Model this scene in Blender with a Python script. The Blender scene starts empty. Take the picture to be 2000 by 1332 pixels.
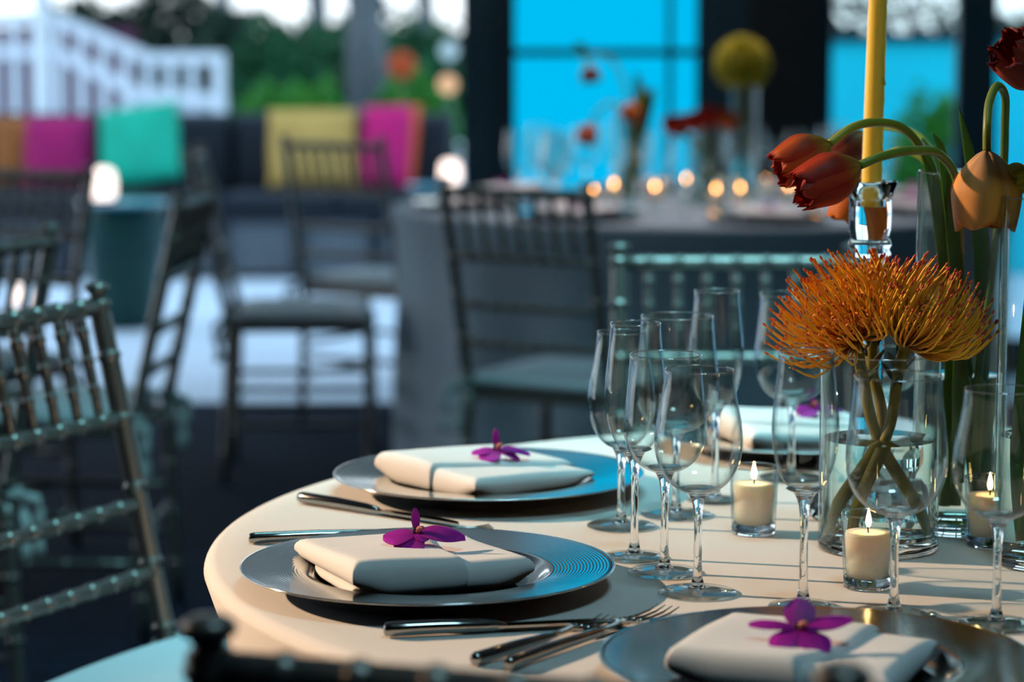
import bpy, bmesh, math, random
from mathutils import Vector, Matrix
random.seed(7)
PI = math.pi
scn = bpy.context.scene
col = scn.collection
R = math.radians

# ------------------------------------------------------------------ camera
CAMZ = 1.241
cd = bpy.data.cameras.new('camera'); cam = bpy.data.objects.new('camera', cd); col.objects.link(cam)
cam.location = (0, 0, CAMZ); cam.rotation_euler = (R(90 - 6.9), 0, 0)
cd.sensor_width = 36.0; cd.lens = 36.0 * 5058 / 2000
cd.clip_start = .05; cd.clip_end = 200
cd.dof.use_dof = True; cd.dof.focus_distance = 2.33; cd.dof.aperture_fstop = 4.2
scn.camera = cam

# ------------------------------------------------------------------ world (dusk sky)
w = bpy.data.worlds.new('dusk_sky'); scn.world = w; w.use_nodes = True
nt = w.node_tree; nt.nodes.clear()
o_ = nt.nodes.new('ShaderNodeOutputWorld'); bg = nt.nodes.new('ShaderNodeBackground')
tc = nt.nodes.new('ShaderNodeTexCoord'); sp = nt.nodes.new('ShaderNodeSeparateXYZ'); cr = nt.nodes.new('ShaderNodeValToRGB')
cr.color_ramp.elements[0].position = 0.0; cr.color_ramp.elements[0].color = (.86, .95, 1, 1)
cr.color_ramp.elements[1].position = 0.6; cr.color_ramp.elements[1].color = (.50, .74, .98, 1)
nt.links.new(tc.outputs['Generated'], sp.inputs[0]); nt.links.new(sp.outputs['Z'], cr.inputs[0])
nt.links.new(cr.outputs[0], bg.inputs[0]); bg.inputs[1].default_value = 2.0
nt.links.new(bg.outputs[0], o_.inputs[0])

# ------------------------------------------------------------------ room lamps and added lamps
def lamp(name, kind, loc, target, energy, color, **kw):
    d = bpy.data.lights.new(name, kind); d.energy = energy; d.color = color
    for k, v in kw.items(): setattr(d, k, v)
    o = bpy.data.objects.new(name, d); col.objects.link(o); o.location = loc
    o.rotation_euler = (Vector(target) - Vector(loc)).to_track_quat('-Z', 'Y').to_euler()
    return o
# warm stage spot, low from the left, aimed at the near table
lamp('warm_spot', 'SPOT', (-4.6, 3.55, 2.93), (.15, 2.30, 1.0), 1650, (1, .69, .44), spot_size=R(21.5), spot_blend=.5, shadow_soft_size=.05)
# teal wash lamps under the ceiling
lamp('teal_wash', 'AREA', (.5, 1.2, 2.9), (.4, 3.2, .6), 14, (.45, .84, 1.0), shape='RECTANGLE', size=.5, size_y=.3)
lamp('teal_wash_rear', 'AREA', (.35, 3.3, 2.9), (.35, 3.9, .5), 22, (.30, .86, 1.0), shape='RECTANGLE', size=1.6, size_y=.5, spread=R(80))

# added spot to brighten the far table; added uplight for grey plate reflections
lamp('added_pin_spot', 'SPOT', (.5, 7.1, 2.95), (.52, 7.15, .75), 150, (1, .82, .78), spot_size=R(44), spot_blend=.4, shadow_soft_size=.05)
lamp('added_ceiling_uplight', 'AREA', (-1.6, 7.6, 1.95), (-1.5, 8.0, 3.0), 26, (.80, .94, 1.0), shape='RECTANGLE', size=3.0, size_y=.2)
# ------------------------------------------------------------------ colour management / sampling
vs = scn.view_settings
vs.view_transform = 'Standard'; vs.look = 'None'; vs.gamma = 1; vs.use_curve_mapping = False
vs.exposure = 0.0
cy = scn.cycles
cy.max_bounces = 14; cy.transmission_bounces = 12; cy.transparent_max_bounces = 40
cy.diffuse_bounces = 3; cy.glossy_bounces = 5
cy.sample_clamp_indirect = 6; cy.sample_clamp_direct = 0
cy.use_denoising = True; cy.caustics_reflective = False; cy.caustics_refractive = True
cy.blur_glossy = .6

# ================================================================== helpers
MATS = {}
def M(name, color=(.8, .8, .8), rough=.5, metal=0, spec=.5, noise=None, bump=None, trans=0, ior=1.45, emit=None, estr=0, sss=0, sssr=(1, .5, .3), attr=None, sheen=0, coat=0, back=0):
    """noise=(scale, colour2, amount)   bump=(scale, strength, distance)"""
    if name in MATS: return MATS[name]
    m = bpy.data.materials.new(name); m.use_nodes = True; MATS[name] = m
    t = m.node_tree; b = t.nodes['Principled BSDF']
    b.inputs['Base Color'].default_value = (*color, 1); b.inputs['Roughness'].default_value = rough
    b.inputs['Metallic'].default_value = metal; b.inputs['Specular IOR Level'].default_value = spec
    b.inputs['Transmission Weight'].default_value = trans; b.inputs['IOR'].default_value = ior
    b.inputs['Coat Weight'].default_value = coat
    if sheen: b.inputs['Sheen Weight'].default_value = sheen
    if sss:
        b.inputs['Subsurface Weight'].default_value = sss; b.inputs['Subsurface Radius'].default_value = sssr; b.inputs['Subsurface Scale'].default_value = .018
    if emit: b.inputs['Emission Color'].default_value = (*emit, 1); b.inputs['Emission Strength'].default_value = estr
    co = t.nodes.new('ShaderNodeTexCoord')
    src = None
    if attr:
        a = t.nodes.new('ShaderNodeVertexColor'); a.layer_name = attr; src = a.outputs[0]
        t.links.new(src, b.inputs['Base Color'])
    if noise:
        n = t.nodes.new('ShaderNodeTexNoise'); n.inputs['Scale'].default_value = noise[0]; n.inputs['Detail'].default_value = 5
        t.links.new(co.outputs['Object'], n.inputs['Vector'])
        mx = t.nodes.new('ShaderNodeMix'); mx.data_type = 'RGBA'
        mr = t.nodes.new('ShaderNodeMapRange'); mr.inputs[1].default_value = .35; mr.inputs[2].default_value = .65; mr.inputs[4].default_value = noise[2]
        t.links.new(n.outputs[0], mr.inputs[0]); t.links.new(mr.outputs[0], mx.inputs[0])
        if src: t.links.new(src, mx.inputs[6])
        else: mx.inputs[6].default_value = (*color, 1)
        mx.inputs[7].default_value = (*noise[1], 1)
        t.links.new(mx.outputs[2], b.inputs['Base Color'])
    if bump:
        n = t.nodes.new('ShaderNodeTexNoise'); n.inputs['Scale'].default_value = bump[0]; n.inputs['Detail'].default_value = 4
        t.links.new(co.outputs['Object'], n.inputs['Vector'])
        bp = t.nodes.new('ShaderNodeBump'); bp.inputs['Strength'].default_value = bump[1]; bp.inputs['Distance'].default_value = bump[2]
        t.links.new(n.outputs[0], bp.inputs['Height']); t.links.new(bp.outputs[0], b.inputs['Normal'])
    if back:   # leaf or petal light passing through
        out = t.nodes['Material Output']; tr = t.nodes.new('ShaderNodeBsdfTranslucent'); ms = t.nodes.new('ShaderNodeMixShader')
        ms.inputs[0].default_value = back
        bc = b.inputs['Base Color']
        if bc.is_linked: t.links.new(bc.links[0].from_socket, tr.inputs[0])
        else: tr.inputs[0].default_value = (*color, 1)
        t.links.new(b.outputs[0], ms.inputs[1]); t.links.new(tr.outputs[0], ms.inputs[2]); t.links.new(ms.outputs[0], out.inputs[0])
    return m

def thin_glass(name, tint=(.985, .995, .99), edge=(.50, .62, .64), f0=.032, rough=.0):
    """thin blown glass wall: light passes straight through, Schlick reflection at the rim of the view"""
    if name in MATS: return MATS[name]
    m = bpy.data.materials.new(name); m.use_nodes = True; MATS[name] = m
    t = m.node_tree; t.nodes.clear()
    out = t.nodes.new('ShaderNodeOutputMaterial'); mix = t.nodes.new('ShaderNodeMixShader')
    tr = t.nodes.new('ShaderNodeBsdfTransparent'); gl = t.nodes.new('ShaderNodeBsdfGlossy'); gl.inputs['Roughness'].default_value = rough
    lw = t.nodes.new('ShaderNodeLayerWeight'); lw.inputs[0].default_value = .5
    p = t.nodes.new('ShaderNodeMath'); p.operation = 'POWER'; p.inputs[1].default_value = 4.0
    ma = t.nodes.new('ShaderNodeMath'); ma.operation = 'MULTIPLY_ADD'; ma.inputs[1].default_value = .9; ma.inputs[2].default_value = f0
    t.links.new(lw.outputs['Facing'], p.inputs[0]); t.links.new(p.outputs[0], ma.inputs[0]); t.links.new(ma.outputs[0], mix.inputs[0])
    cm = t.nodes.new('ShaderNodeMix'); cm.data_type = 'RGBA'; cm.inputs[6].default_value = (*tint, 1); cm.inputs[7].default_value = (*edge, 1)
    p2 = t.nodes.new('ShaderNodeMath'); p2.operation = 'POWER'; p2.inputs[1].default_value = 3.0
    t.links.new(lw.outputs['Facing'], p2.inputs[0]); t.links.new(p2.outputs[0], cm.inputs[0]); t.links.new(cm.outputs[2], tr.inputs[0])
    t.links.new(tr.outputs[0], mix.inputs[1]); t.links.new(gl.outputs[0], mix.inputs[2]); t.links.new(mix.outputs[0], out.inputs[0])
    return m

def emat(name, color, s):
    return M(name, (0, 0, 0), .5, emit=color, estr=s, spec=0)

class MB:
    def __init__(s): s.v = []; s.f = []; s.c = []
    def add(s, v, f, c=None):
        n = len(s.v); s.v += [tuple(p) for p in v]; s.f += [tuple(i + n for i in q) for q in f]
        if c is not None: s.c += c if isinstance(c, list) else [c] * len(v)
    def box(s, a, b, c=None):
        x0, y0, z0 = a; x1, y1, z1 = b
        s.add([(x0, y0, z0), (x1, y0, z0), (x1, y1, z0), (x0, y1, z0), (x0, y0, z1), (x1, y0, z1), (x1, y1, z1), (x0, y1, z1)],
              [(0, 3, 2, 1), (4, 5, 6, 7), (0, 1, 5, 4), (1, 2, 6, 5), (2, 3, 7, 6), (3, 0, 4, 7)], c)
    def tube(s, pts, rad, n=8, cap=True, c=None):
        pts = [Vector(p) for p in pts]; k = len(pts)
        if not hasattr(rad, '__len__'): rad = [rad] * k
        V = []; ref = None
        for i, p in enumerate(pts):
            t = (pts[min(i + 1, k - 1)] - pts[max(i - 1, 0)])
            t = t.normalized() if t.length > 1e-9 else Vector((0, 0, 1))
            if ref is None:
                ref = Vector((0, 0, 1)) if abs(t.z) < .9 else Vector((1, 0, 0))
                ref = (ref - t * ref.dot(t)).normalized()
            else:
                ref = (ref - t * ref.dot(t)).normalized()
            b = t.cross(ref)
            for j in range(n):
                a = 2 * PI * j / n
                V.append(p + (ref * math.cos(a) + b * math.sin(a)) * rad[i])
        F = []
        for i in range(k - 1):
            for j in range(n):
                q = (j + 1) % n; F.append((i * n + j, i * n + q, (i + 1) * n + q, (i + 1) * n + j))
        if cap: F.append(tuple(range(n - 1, -1, -1))); F.append(tuple((k - 1) * n + j for j in range(n)))
        if c is not None and isinstance(c, list): c = [x for x in c for _ in range(n)]
        s.add(V, F, c)
    def lathe(s, prof, n=48, org=(0, 0, 0), c=None):
        V = []; F = []; idx = []
        ox, oy, oz = org
        for r, z in prof:
            if r < 1e-6: idx.append([len(V)] * n); V.append((ox, oy, oz + z))
            else:
                idx.append(list(range(len(V), len(V) + n)))
                V += [(ox + r * math.cos(2 * PI * j / n), oy + r * math.sin(2 * PI * j / n), oz + z) for j in range(n)]
        for i in range(len(prof) - 1):
            a, b = idx[i], idx[i + 1]
            for j in range(n):
                q = (j + 1) % n
                f = [a[j], a[q], b[q], b[j]]
                g = []
                for x in f:
                    if x not in g: g.append(x)
                if len(g) >= 3: F.append(tuple(g))
        s.add(V, F, c)
    def grid(s, P, c=None, close=False):
        nu = len(P); nv = len(P[0]); V = [p for r in P for p in r]
        F = [(i * nv + j, i * nv + j + 1, (i + 1) * nv + j + 1, (i + 1) * nv + j) for i in range(nu - 1) for j in range(nv - 1)]
        s.add(V, F, c)
    def mesh(s, name, mat, smooth=True, auto=None, flip=False):
        me = bpy.data.meshes.new(name); me.from_pydata(s.v, [], s.f)
        if s.c:
            a = me.color_attributes.new('Col', 'FLOAT_COLOR', 'POINT')
            a.data.foreach_set('color', [x for q in s.c for x in (*q, 1)])
        bm = bmesh.new(); bm.from_mesh(me); bmesh.ops.recalc_face_normals(bm, faces=bm.faces)
        if auto:
            for e in bm.edges:
                if len(e.link_faces) == 2 and e.calc_face_angle(0) > auto: e.smooth = False
        bm.to_mesh(me); bm.free()
        me.polygons.foreach_set('use_smooth', [smooth] * len(me.polygons)); me.materials.append(mat); me.update()
        return me
    def build(s, name, mat, parent=None, smooth=True, auto=None, loc=None, **kw):
        return link(name, s.mesh(name, mat, smooth, auto), parent, loc, **kw)

def link(name, me, parent=None, loc=None, **kw):
    o = bpy.data.objects.new(name, me); col.objects.link(o)
    if parent: o.parent = parent
    if loc: o.location = loc
    if kw: tag(o, **kw)
    return o
def tag(o, label=None, cat=None, group=None, kind=None):
    if label: o['label'] = label
    if cat: o['category'] = cat
    if group: o['group'] = group
    if kind: o['kind'] = kind
    return o
def empty(name, loc=(0, 0, 0), rz=0, **kw):
    o = bpy.data.objects.new(name, None); col.objects.link(o); o.location = loc; o.rotation_euler = (0, 0, rz); o.empty_display_size = .05
    return tag(o, **kw)
def kids(o): return KIDS.get(o.name, [])
def children(o): return [c for c in bpy.data.objects if c.parent == o]
def copy_tree(o, loc=None, rz=None, label=None, group=None, parent=None):
    c = o.copy(); col.objects.link(c); c.parent = parent
    if loc is not None: c.location = loc
    if rz is not None: c.rotation_euler = (0, 0, rz)
    if label: c['label'] = label
    if group: c['group'] = group
    for ch in children(o): copy_tree(ch, parent=c)
    return c
def bezier(ps, n=16):
    """Catmull-Rom through points"""
    ps = [Vector(p) for p in ps]; P = [ps[0] * 2 - ps[1]] + ps + [ps[-1] * 2 - ps[-2]]; out = []
    for i in range(1, len(P) - 2):
        for k in range(n):
            t = k / n; a, b, c, d = P[i - 1], P[i], P[i + 1], P[i + 2]
            out.append(.5 * ((2 * b) + (c - a) * t + (2 * a - 5 * b + 4 * c - d) * t * t + (3 * b - a - 3 * c + d) * t ** 3))
    out.append(ps[-1]); return out
def frame(axis):
    a = Vector(axis).normalized(); r = Vector((0, 0, 1)) if abs(a.z) < .9 else Vector((0, 1, 0))
    x = r.cross(a).normalized(); y = a.cross(x); return x, y, a
def lerp(a, b, t): return a + (b - a) * t
def mixc(a, b, t): return tuple(lerp(x, y, t) for x, y in zip(a, b))

# ================================================================== materials
m_carpet = M('carpet', (.004, .014, .034), .95, noise=(14, (.002, .006, .014), .8), bump=(300, .4, .003), spec=.1)
m_patio = M('patio_stone', (.68, .76, .86), .75, noise=(2.5, (.60, .68, .78), .7), bump=(40, .2, .004))
m_ceil = M('ceiling_paint', (.36, .38, .39), .8, noise=(3, (.32, .34, .35), .5))
m_bulk = M('added_bulkhead_paint', (.42, .46, .47), .8, noise=(3, (.38, .42, .43), .5))
m_wall = M('dark_wall', (.045, .055, .06), .8, noise=(4, (.03, .04, .045), .5))
m_frame = M('steel_frame', (.018, .05, .065), .45, metal=0, noise=(5, (.012, .03, .045), .5))
m_black = M('dark_timber', (.012, .011, .009), .6, noise=(9, (.02, .018, .015), .6))
m_cyan = emat('backlit_cyan_glass', (0.0, .52, .90), 1.0)
m_cyanwall = M('cyan_plaster', (.0, .74, .86), .7, noise=(1.2, (.0, .60, .76), .8))
m_pane = thin_glass('window_glass', (.9, .98, 1), (.6, .8, .9))
m_cloth = M('table_linen', (.80, .76, .72), .9, noise=(6, (.76, .72, .68), .5), bump=(900, .15, .0006), sheen=.15, spec=.15)
m_clothshade = M('shade_toned_linen', (.34, .42, .48), .9, noise=(5, (.30, .38, .44), .5), bump=(500, .2, .001), spec=.15)  # ivory linen with the shade of the drape put into its colour
m_nap = M('napkin_linen', (.84, .83, .82), .9, noise=(30, (.80, .79, .79), .5), bump=(1400, .2, .0004), sheen=.1, spec=.15)
m_silver = M('silver_charger', (.66, .68, .67), .12, metal=1, noise=(18, (.60, .62, .61), .5))
m_steel = M('cutlery_steel', (.36, .355, .34), .07, metal=1, noise=(40, (.30, .30, .29), .5))
m_glass = M('crystal', (1, 1, 1), 0, trans=1, ior=1.5, noise=(5, (.98, 1, 1), .4))
m_crystal = M('cut_crystal', (.94, .98, 1), 0, trans=1, ior=1.52, noise=(5, (.97, 1, 1), .4))
m_thin = thin_glass('blown_glass')
m_foot = thin_glass('foot_glass', (.96, .975, .97), (.30, .40, .42), .07)
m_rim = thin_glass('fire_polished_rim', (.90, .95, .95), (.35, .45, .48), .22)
m_vase = thin_glass('vase_glass', (.975, .99, .985), (.45, .6, .58))
m_water = M('vase_water', (.90, .97, .92), 0, trans=1, ior=1.33, noise=(3, (.93, .98, .94), .4))
m_wax = M('white_wax', (.98, .87, .76), .45, sss=1.0, sssr=(1, .6, .35), noise=(20, (.94, .82, .70), .4), coat=.1)
m_ywax = M('yellow_wax', (.85, .58, .07), .35, sss=.4, sssr=(1, .6, .1), noise=(12, (.80, .50, .05), .5), coat=.2)
m_wick = M('wick', (.02, .015, .01), .9, noise=(50, (.04, .02, .01), .5))
m_flame = emat('flame', (1, .62, .22), 55)
m_flame2 = emat('far_flame', (1, .40, .09), 34)
m_chair = M('gunmetal_lacquer', (.21, .19, .17), .36, metal=.75, noise=(12, (.16, .15, .14), .5))
m_seatpad = M('ivory_seat_pad', (.66, .72, .74), .85, noise=(8, (.60, .67, .70), .5), bump=(200, .2, .001), spec=.2)
m_tie = M('organza_tie', (.55, .60, .58), .8, noise=(9, (.48, .53, .52), .5), back=.3)
m_leafd = M('dark_leaves', (.010, .045, .022), .6, noise=(1.5, (.004, .022, .012), .8), back=.15)
m_leafm = M('green_leaves', (.015, .14, .05), .6, noise=(1.5, (.01, .07, .03), .8), back=.25)
m_leafl = M('lime_leaves', (.08, .33, .03), .6, noise=(2, (.02, .20, .06), .8), back=.35)
m_bark = M('bark', (.13, .15, .16), .9, noise=(6, (.07, .085, .1), .9), bump=(12, .8, .03))
m_white = M('white_paint', (.74, .80, .86), .5, noise=(6, (.68, .75, .82), .4))
m_plum = M('plum_render', (.09, .015, .05), .8, noise=(3, (.06, .012, .04), .6))
m_sofa = M('navy_wicker', (.006, .012, .022), .7, noise=(60, (.012, .02, .03), .6), bump=(120, .6, .006))
m_sofab = M('grey_slats', (.13, .15, .17), .7, noise=(8, (.10, .12, .14), .5))
m_stool = M('teal_glaze', (.0, .050, .042), .16, noise=(7, (.0, .03, .03), .7), coat=.0, spec=.35)

# ================================================================== the setting
def box_obj(name, a, b, mat, parent=None, **kw):
    m = MB(); m.box(a, b); return m.build(name, mat, parent, smooth=False, **kw)
box_obj('floor', (-7, -3.2, -.05), (6, 8.55, 0), m_carpet, kind='structure', label='dark navy carpet of the dining room')
box_obj('patio_floor', (-14, 8.55, -.06), (14, 40, -.005), m_patio, kind='structure', label='pale stone patio beyond the carpet')
box_obj('ceiling', (-7, -3.2, 3.0), (6, 9.5, 3.1), m_ceil, kind='structure', label='dark painted ceiling')
box_obj('wall_back', (-7, -3.3, 0), (6, -3.2, 3.0), m_wall, kind='structure', label='dark wall')
box_obj('wall_left_added', (-7, -3.2, 0), (-6.9, 4.6, 3.0), m_wall, kind='structure', label='dark side wall added to block the open sky')  # added out of view to cut sky reflections in glass and deepen shadows
box_obj('wall_right', (5.9, -3.2, 0), (6.0, 9.5, 3.0), m_wall, kind='structure', label='dark side wall added to block the open sky')
# steel column between the patio opening and the glazing
c = empty('trim_1', (-.106, 9.35, 0), kind='structure', label='dark steel column between patio opening and glazing')
m = MB(); m.box((-.07, -.07, 0), (.07, .07, 3.0)); m.build('column_shaft', m_frame, c, smooth=False)
m = MB(); m.box((-.012, -.09, .0), (.03, -.07, 3.0)); m.build('column_fin', m_frame, c, smooth=False)
m = MB(); m.box((-.10, -.11, 0), (.10, .11, .05)); m.build('column_base', m_frame, c, smooth=False)
box_obj('wall_added_bulkhead', (-7, 9.28, 1.85), (-.18, 9.42, 3.0), m_bulk, kind='structure', label='added unseen bulkhead above the patio opening')  # added out of view to darken what the plates reflect
# glazed wall
def window(n, x0, x1, label, mat, bars_h=(), bars_v=(), fw=.03, y=9.35):
    r = empty('window_%d' % n, (0, y, 0), kind='structure', label=label)
    m = MB(); m.box((x0, -.04, 0), (x1, .04, .12)); m.build('window_sill', m_frame, r, smooth=False)
    m = MB(); m.box((x0, -.04, 2.9), (x1, .04, 3.0)); m.build('window_head', m_frame, r, smooth=False)
    xs = [x0] + list(bars_v) + [x1]
    for i, x in enumerate(xs):
        hw = fw if i in (0, len(xs) - 1) else .010
        m = MB(); m.box((x - hw, -.035, .12), (x + hw, .035, 2.9)); m.build('mullion', m_frame, r, smooth=False)
    zs = [.12] + list(bars_h) + [2.9]
    for z in bars_h:
        m = MB(); m.box((x0, -.03, z - .014), (x1, .03, z + .014)); m.build('transom', m_frame, r, smooth=False)
    for i in range(len(xs) - 1):
        for k in range(len(zs) - 1):
            m = MB(); m.box((xs[i] + .008, -.004, zs[k] + .008), (xs[i + 1] - .008, .004, zs[k + 1] - .008)); m.build('pane', mat, r, smooth=False)
    return r
window(1, -.02, .69, 'backlit cyan frosted glazing between steel column and black pillar', m_cyan, (1.152,), (.565,))
box_obj('wall_pillar', (.71, 9.25, 0), (.84, 9.5, 3.0), m_frame, kind='structure', label='dark teal pillar beside the glazing')
box_obj('trim_2', (.84, 9.2, 0), (1.075, 9.55, 3.0), m_black, kind='structure', label='black timber pillar between the two windows')
window(2, 1.11, 1.63, 'clear window looking out to a cyan garden wall', m_pane, (), (), .035)
window(3, 1.70, 3.2, 'wide clear window at the end of the glazed wall', m_pane, (), (2.45,), .035)
window(4, 3.27, 5.86, 'clear end window by the side wall', m_pane, (), (4.5,), .035)
# garden wall outside
gw = empty('garden_wall', (0, 13.2, 0), label='cyan garden wall seen through the clear window', cat='wall')
m = MB(); m.box((.62, -.06, 0), (6.5, .06, 1.17)); m.build('wall_slab', m_cyanwall, gw, smooth=False)
m = MB(); m.box((.60, -.09, 1.17), (6.52, .09, 1.215)); m.build('coping', m_frame, gw, smooth=False)

# ================================================================== tables
def cloth_obj(name, mat, cx, cy, Rr, ztop, seed, label, group=None, dents=()):
    rnd = random.Random(seed); n = 180
    ph = [rnd.uniform(0, 6.28) for _ in range(4)]
    def fold(a): return .5 * math.sin(11 * a + ph[0]) + .32 * math.sin(17 * a + ph[1]) + .25 * math.sin(7 * a + ph[2])
    rows = []
    for r in [.0001, .15, .3, .45, .55, .62, .67, .70]:
        rr = r / .735 * Rr
        rows.append([(rr * math.cos(2 * PI * j / n), rr * math.sin(2 * PI * j / n), ztop) for j in range(n + 1)])
    for k in range(6):      # rounded edge
        a = (k + .5) / 6 * PI / 2; e = .014
        rr = Rr - e + e * math.sin(a); z = ztop - e + e * math.cos(a)
        rows.append([(rr * math.cos(2 * PI * j / n), rr * math.sin(2 * PI * j / n), z) for j in range(n + 1)])
    H = ztop - .02
    for k in range(1, 15):
        t = k / 14; row = []
        for j in range(n + 1):
            a = 2 * PI * (j % n) / n
            amp = .034 * min(1, (t * 1.6)) ** .8
            rr = Rr - .026 * min(1, t * 4) + amp * fold(a) - .012
            for dc, dd in dents:      # a chair seat pushes the hanging cloth inwards
                da = abs((a - R(dc) + PI) % (2 * PI) - PI); kk = 1 if da < .30 else max(0, 1 - (da - .30) / .14); kk = kk * kk * (3 - 2 * kk)
                rr = lerp(rr, min(rr, dd + .3 * (rr - Rr + .03)), kk * min(1, t * 3.2))
            row.append((rr * math.cos(a), rr * math.sin(a), ztop - .014 - (H - .008) * t))
        rows.append(row)
    m = MB(); m.grid(rows)
    me = m.mesh(name, mat)
    bm = bmesh.new(); bm.from_mesh(me); bmesh.ops.remove_doubles(bm, verts=bm.verts, dist=1e-5); bmesh.ops.recalc_face_normals(bm, faces=bm.faces); bm.to_mesh(me); bm.free()
    o = link(name, me, None, (cx, cy, 0)); tag(o, label, 'tablecloth', group)
    s = o.modifiers.new('thick', 'SOLIDIFY'); s.thickness = .0015; s.offset = -1
    return o
TX, TY, TR, TZ = .442, 2.46, .735, .75
cloth_obj('tablecloth', m_cloth, TX, TY, TR, TZ, 3, 'ivory linen cloth covering the round table set with silver chargers', dents=((150, .66), (246, .60), (95, .72)))
UX, UY, UR = .52, 7.22, .86
cloth_obj('tablecloth', m_clothshade, UX, UY, UR, TZ, 5, 'ivory floor-length cloth toned grey for shade on the round table before the cyan glazing')

# ================================================================== chargers
def plate_mesh():
    top = [(0, .0055), (.03, .0055), (.06, .0055), (.088, .0055), (.095, .0066), (.100, .0095), (.104, .0128), (.107, .0150), (.1095, .0158)]
    n = 102
    for i in range(n + 1):
        t = i / n; r = lerp(.112, .1615, t)
        top.append((r, .0160 + .0042 * t + .00005 * math.cos(i * 2 * PI / 6)))
    top += [(.1632, .0206), (.1648, .0208), (.1655, .0201), (.1650, .0193)]
    bot = [(.158, .0172), (.148, .0135), (.138, .0088), (.128, .0042), (.118, .0012), (.108, .0), (.05, .0), (0, .0)]
    m = MB(); m.lathe(top + bot, 112); return m.mesh('charger_plate', m_silver)
PL = plate_mesh()
PLATES = [((-.0743, 2.2475), 22, 'silver ridged charger plate lying between a knife and a fork, near the hanging cloth edge'),
          ((-.0246, 2.7216), -50, 'silver ridged charger plate beside the empty chair with ringed back'),
          ((.2308, 1.9117), -21, 'silver charger plate beside two forks, before the row of stemware'),
          ((.335, 3.01), -78, 'silver charger plate half hidden behind the pincushion vase')]
# ---- napkins
def slab(m, x0, x1, y0, y1, hb, ht, ed=.012, nu=22, nv=22, warp=None):
    """soft folded cloth slab: rounded-edge pillow between heights hb(x,y) and ht(x,y)"""
    def prof(t, L):
        d = min(t, 1 - t) * L / ed
        return 1.0 if d >= 1 else math.sqrt(max(0, 1 - (1 - d) ** 2))
    T = []; B = []
    def samp(n):
        s = [0, .004, .012, .028, .05, .08]; mid = [lerp(.08, .92, i / (n - 11)) for i in range(1, n - 11)]
        return s + mid + [1 - q for q in reversed(s)]
    for u in samp(nu):
        rt = []; rb = []
        for v in samp(nv):
            x = lerp(x0, x1, u); y = lerp(y0, y1, v)
            k = min(prof(u, abs(x1 - x0)), prof(v, abs(y1 - y0)))
            a, b = hb(x, y), ht(x, y); mid = a + (b - a) * .42
            p = (x, y, mid + (b - mid) * k); q = (x, y, mid + (a - mid) * k)
            if warp: p = warp(p); q = warp(q)
            rt.append(p); rb.append(q)
        T.append(rt); B.append(rb)
    m.grid(T); m.grid(B)
def napkin_parts(root, seed):
    rnd = random.Random(seed); p1, p2, p3 = (rnd.uniform(0, 6) for _ in range(3))
    w, d = .084, .082
    wav = lambda x, y: .0010 * math.sin(40 * x + p1) * math.cos(33 * y + p2)
    def top(x, y): return .0255 - .055 * (y + .02) - .02 * x + wav(x, y)
    def mk(name, *a, **k):
        m = MB(); slab(m, *a, **k); me = m.mesh(name, m_nap)
        bm = bmesh.new(); bm.from_mesh(me); bmesh.ops.remove_doubles(bm, verts=bm.verts, dist=2e-5); bmesh.ops.recalc_face_normals(bm, faces=bm.faces); bm.to_mesh(me); bm.free()
        return link(name, me, root)
    def rise(x, y):      # the underside rides up over the charger's shoulder
        k = max(0, min(1, (math.hypot(x, y) - .094) / .020)); return .0006 + .0095 * k * k * (3 - 2 * k)
    mk('lower_fold', -w + .004, -.02, -d + .010, d - .004, rise, lambda x, y: max(top(x, y) * .36, rise(x, y) + .003), ed=.007)
    mk('body_fold', -w + .030, w, -d, d, rise, lambda x, y: max(top(x, y), rise(x, y) + .006), ed=.010)
    def sk(p):
        x, y, z = p; q = max(0, (x + .02) / .05)
        return (x + q * (.16 * y + .006 * math.sin(28 * y + p3)), y, z)
    def fb(x, y):      # the flap wraps round the front edge
        f = max(0, min(1, (-y - d + .020) / .016)); g = max(0, min(1, (-x - w + .03) / .025))
        return max(lerp(top(x, y) - .004, .0016 + .35 * top(x, y) * g, max(f, g)), rise(x, y) + .001)
    mk('top_flap', -w, .030, -d - .0022, d + .001, fb, lambda x, y: top(x, y) + .0050, ed=.009, warp=sk)
# ---- orchids
def petal(m, L, Wd, prof, curl, base, xd, yd, nz, th=.0007, c0=(.3, 0, .25), c1=(.5, .02, .45), cup=.0, ruffle=0, nu=10, nv=7, seed=0):
    """petal lying along xd, width along yd, rising along nz"""
    rnd = random.Random(seed); ph = rnd.uniform(0, 6)
    base, xd, yd, nz = Vector(base), Vector(xd).normalized(), Vector(yd).normalized(), Vector(nz).normalized()
    T = []; C = []
    for i in range(nu + 1):
        u = i / nu; r = []
        for j in range(nv + 1):
            v = j / nv * 2 - 1
            wv = Wd * prof(u) * v
            z = curl(u) + cup * v * v * prof(u) * Wd + ruffle * math.sin(9 * v + ph + 5 * u) * u
            r.append(base + xd * (L * u) + yd * wv + nz * z)
            C.append(mixc(c0, c1, min(1, u * 1.0 + .15 * abs(v))))
        T.append(r)
    Bt = [[p - nz * th for p in r] for r in T]
    m.grid(T, C); m.grid(Bt, C)
    n = nv + 1
    rim = [(0, j) for j in range(nv + 1)] + [(i, nv) for i in range(1, nu + 1)] + [(nu, j) for j in range(nv - 1, -1, -1)] + [(i, 0) for i in range(nu - 1, 0, -1)]
    V = [T[i][j] for i, j in rim] + [Bt[i][j] for i, j in rim]; k = len(rim)
    m.add(V, [(a, (a + 1) % k, (a + 1) % k + k, a + k) for a in range(k)], [c1] * (2 * k))
m_orch = M('orchid_petal', (.4, 0, .3), .5, attr='Col', noise=(60, (.22, .0, .26), .35), back=.25)
m_lip = M('orchid_lip', (.55, .22, .12), .5, noise=(80, (.40, .02, .25), .8), back=.2)
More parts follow.
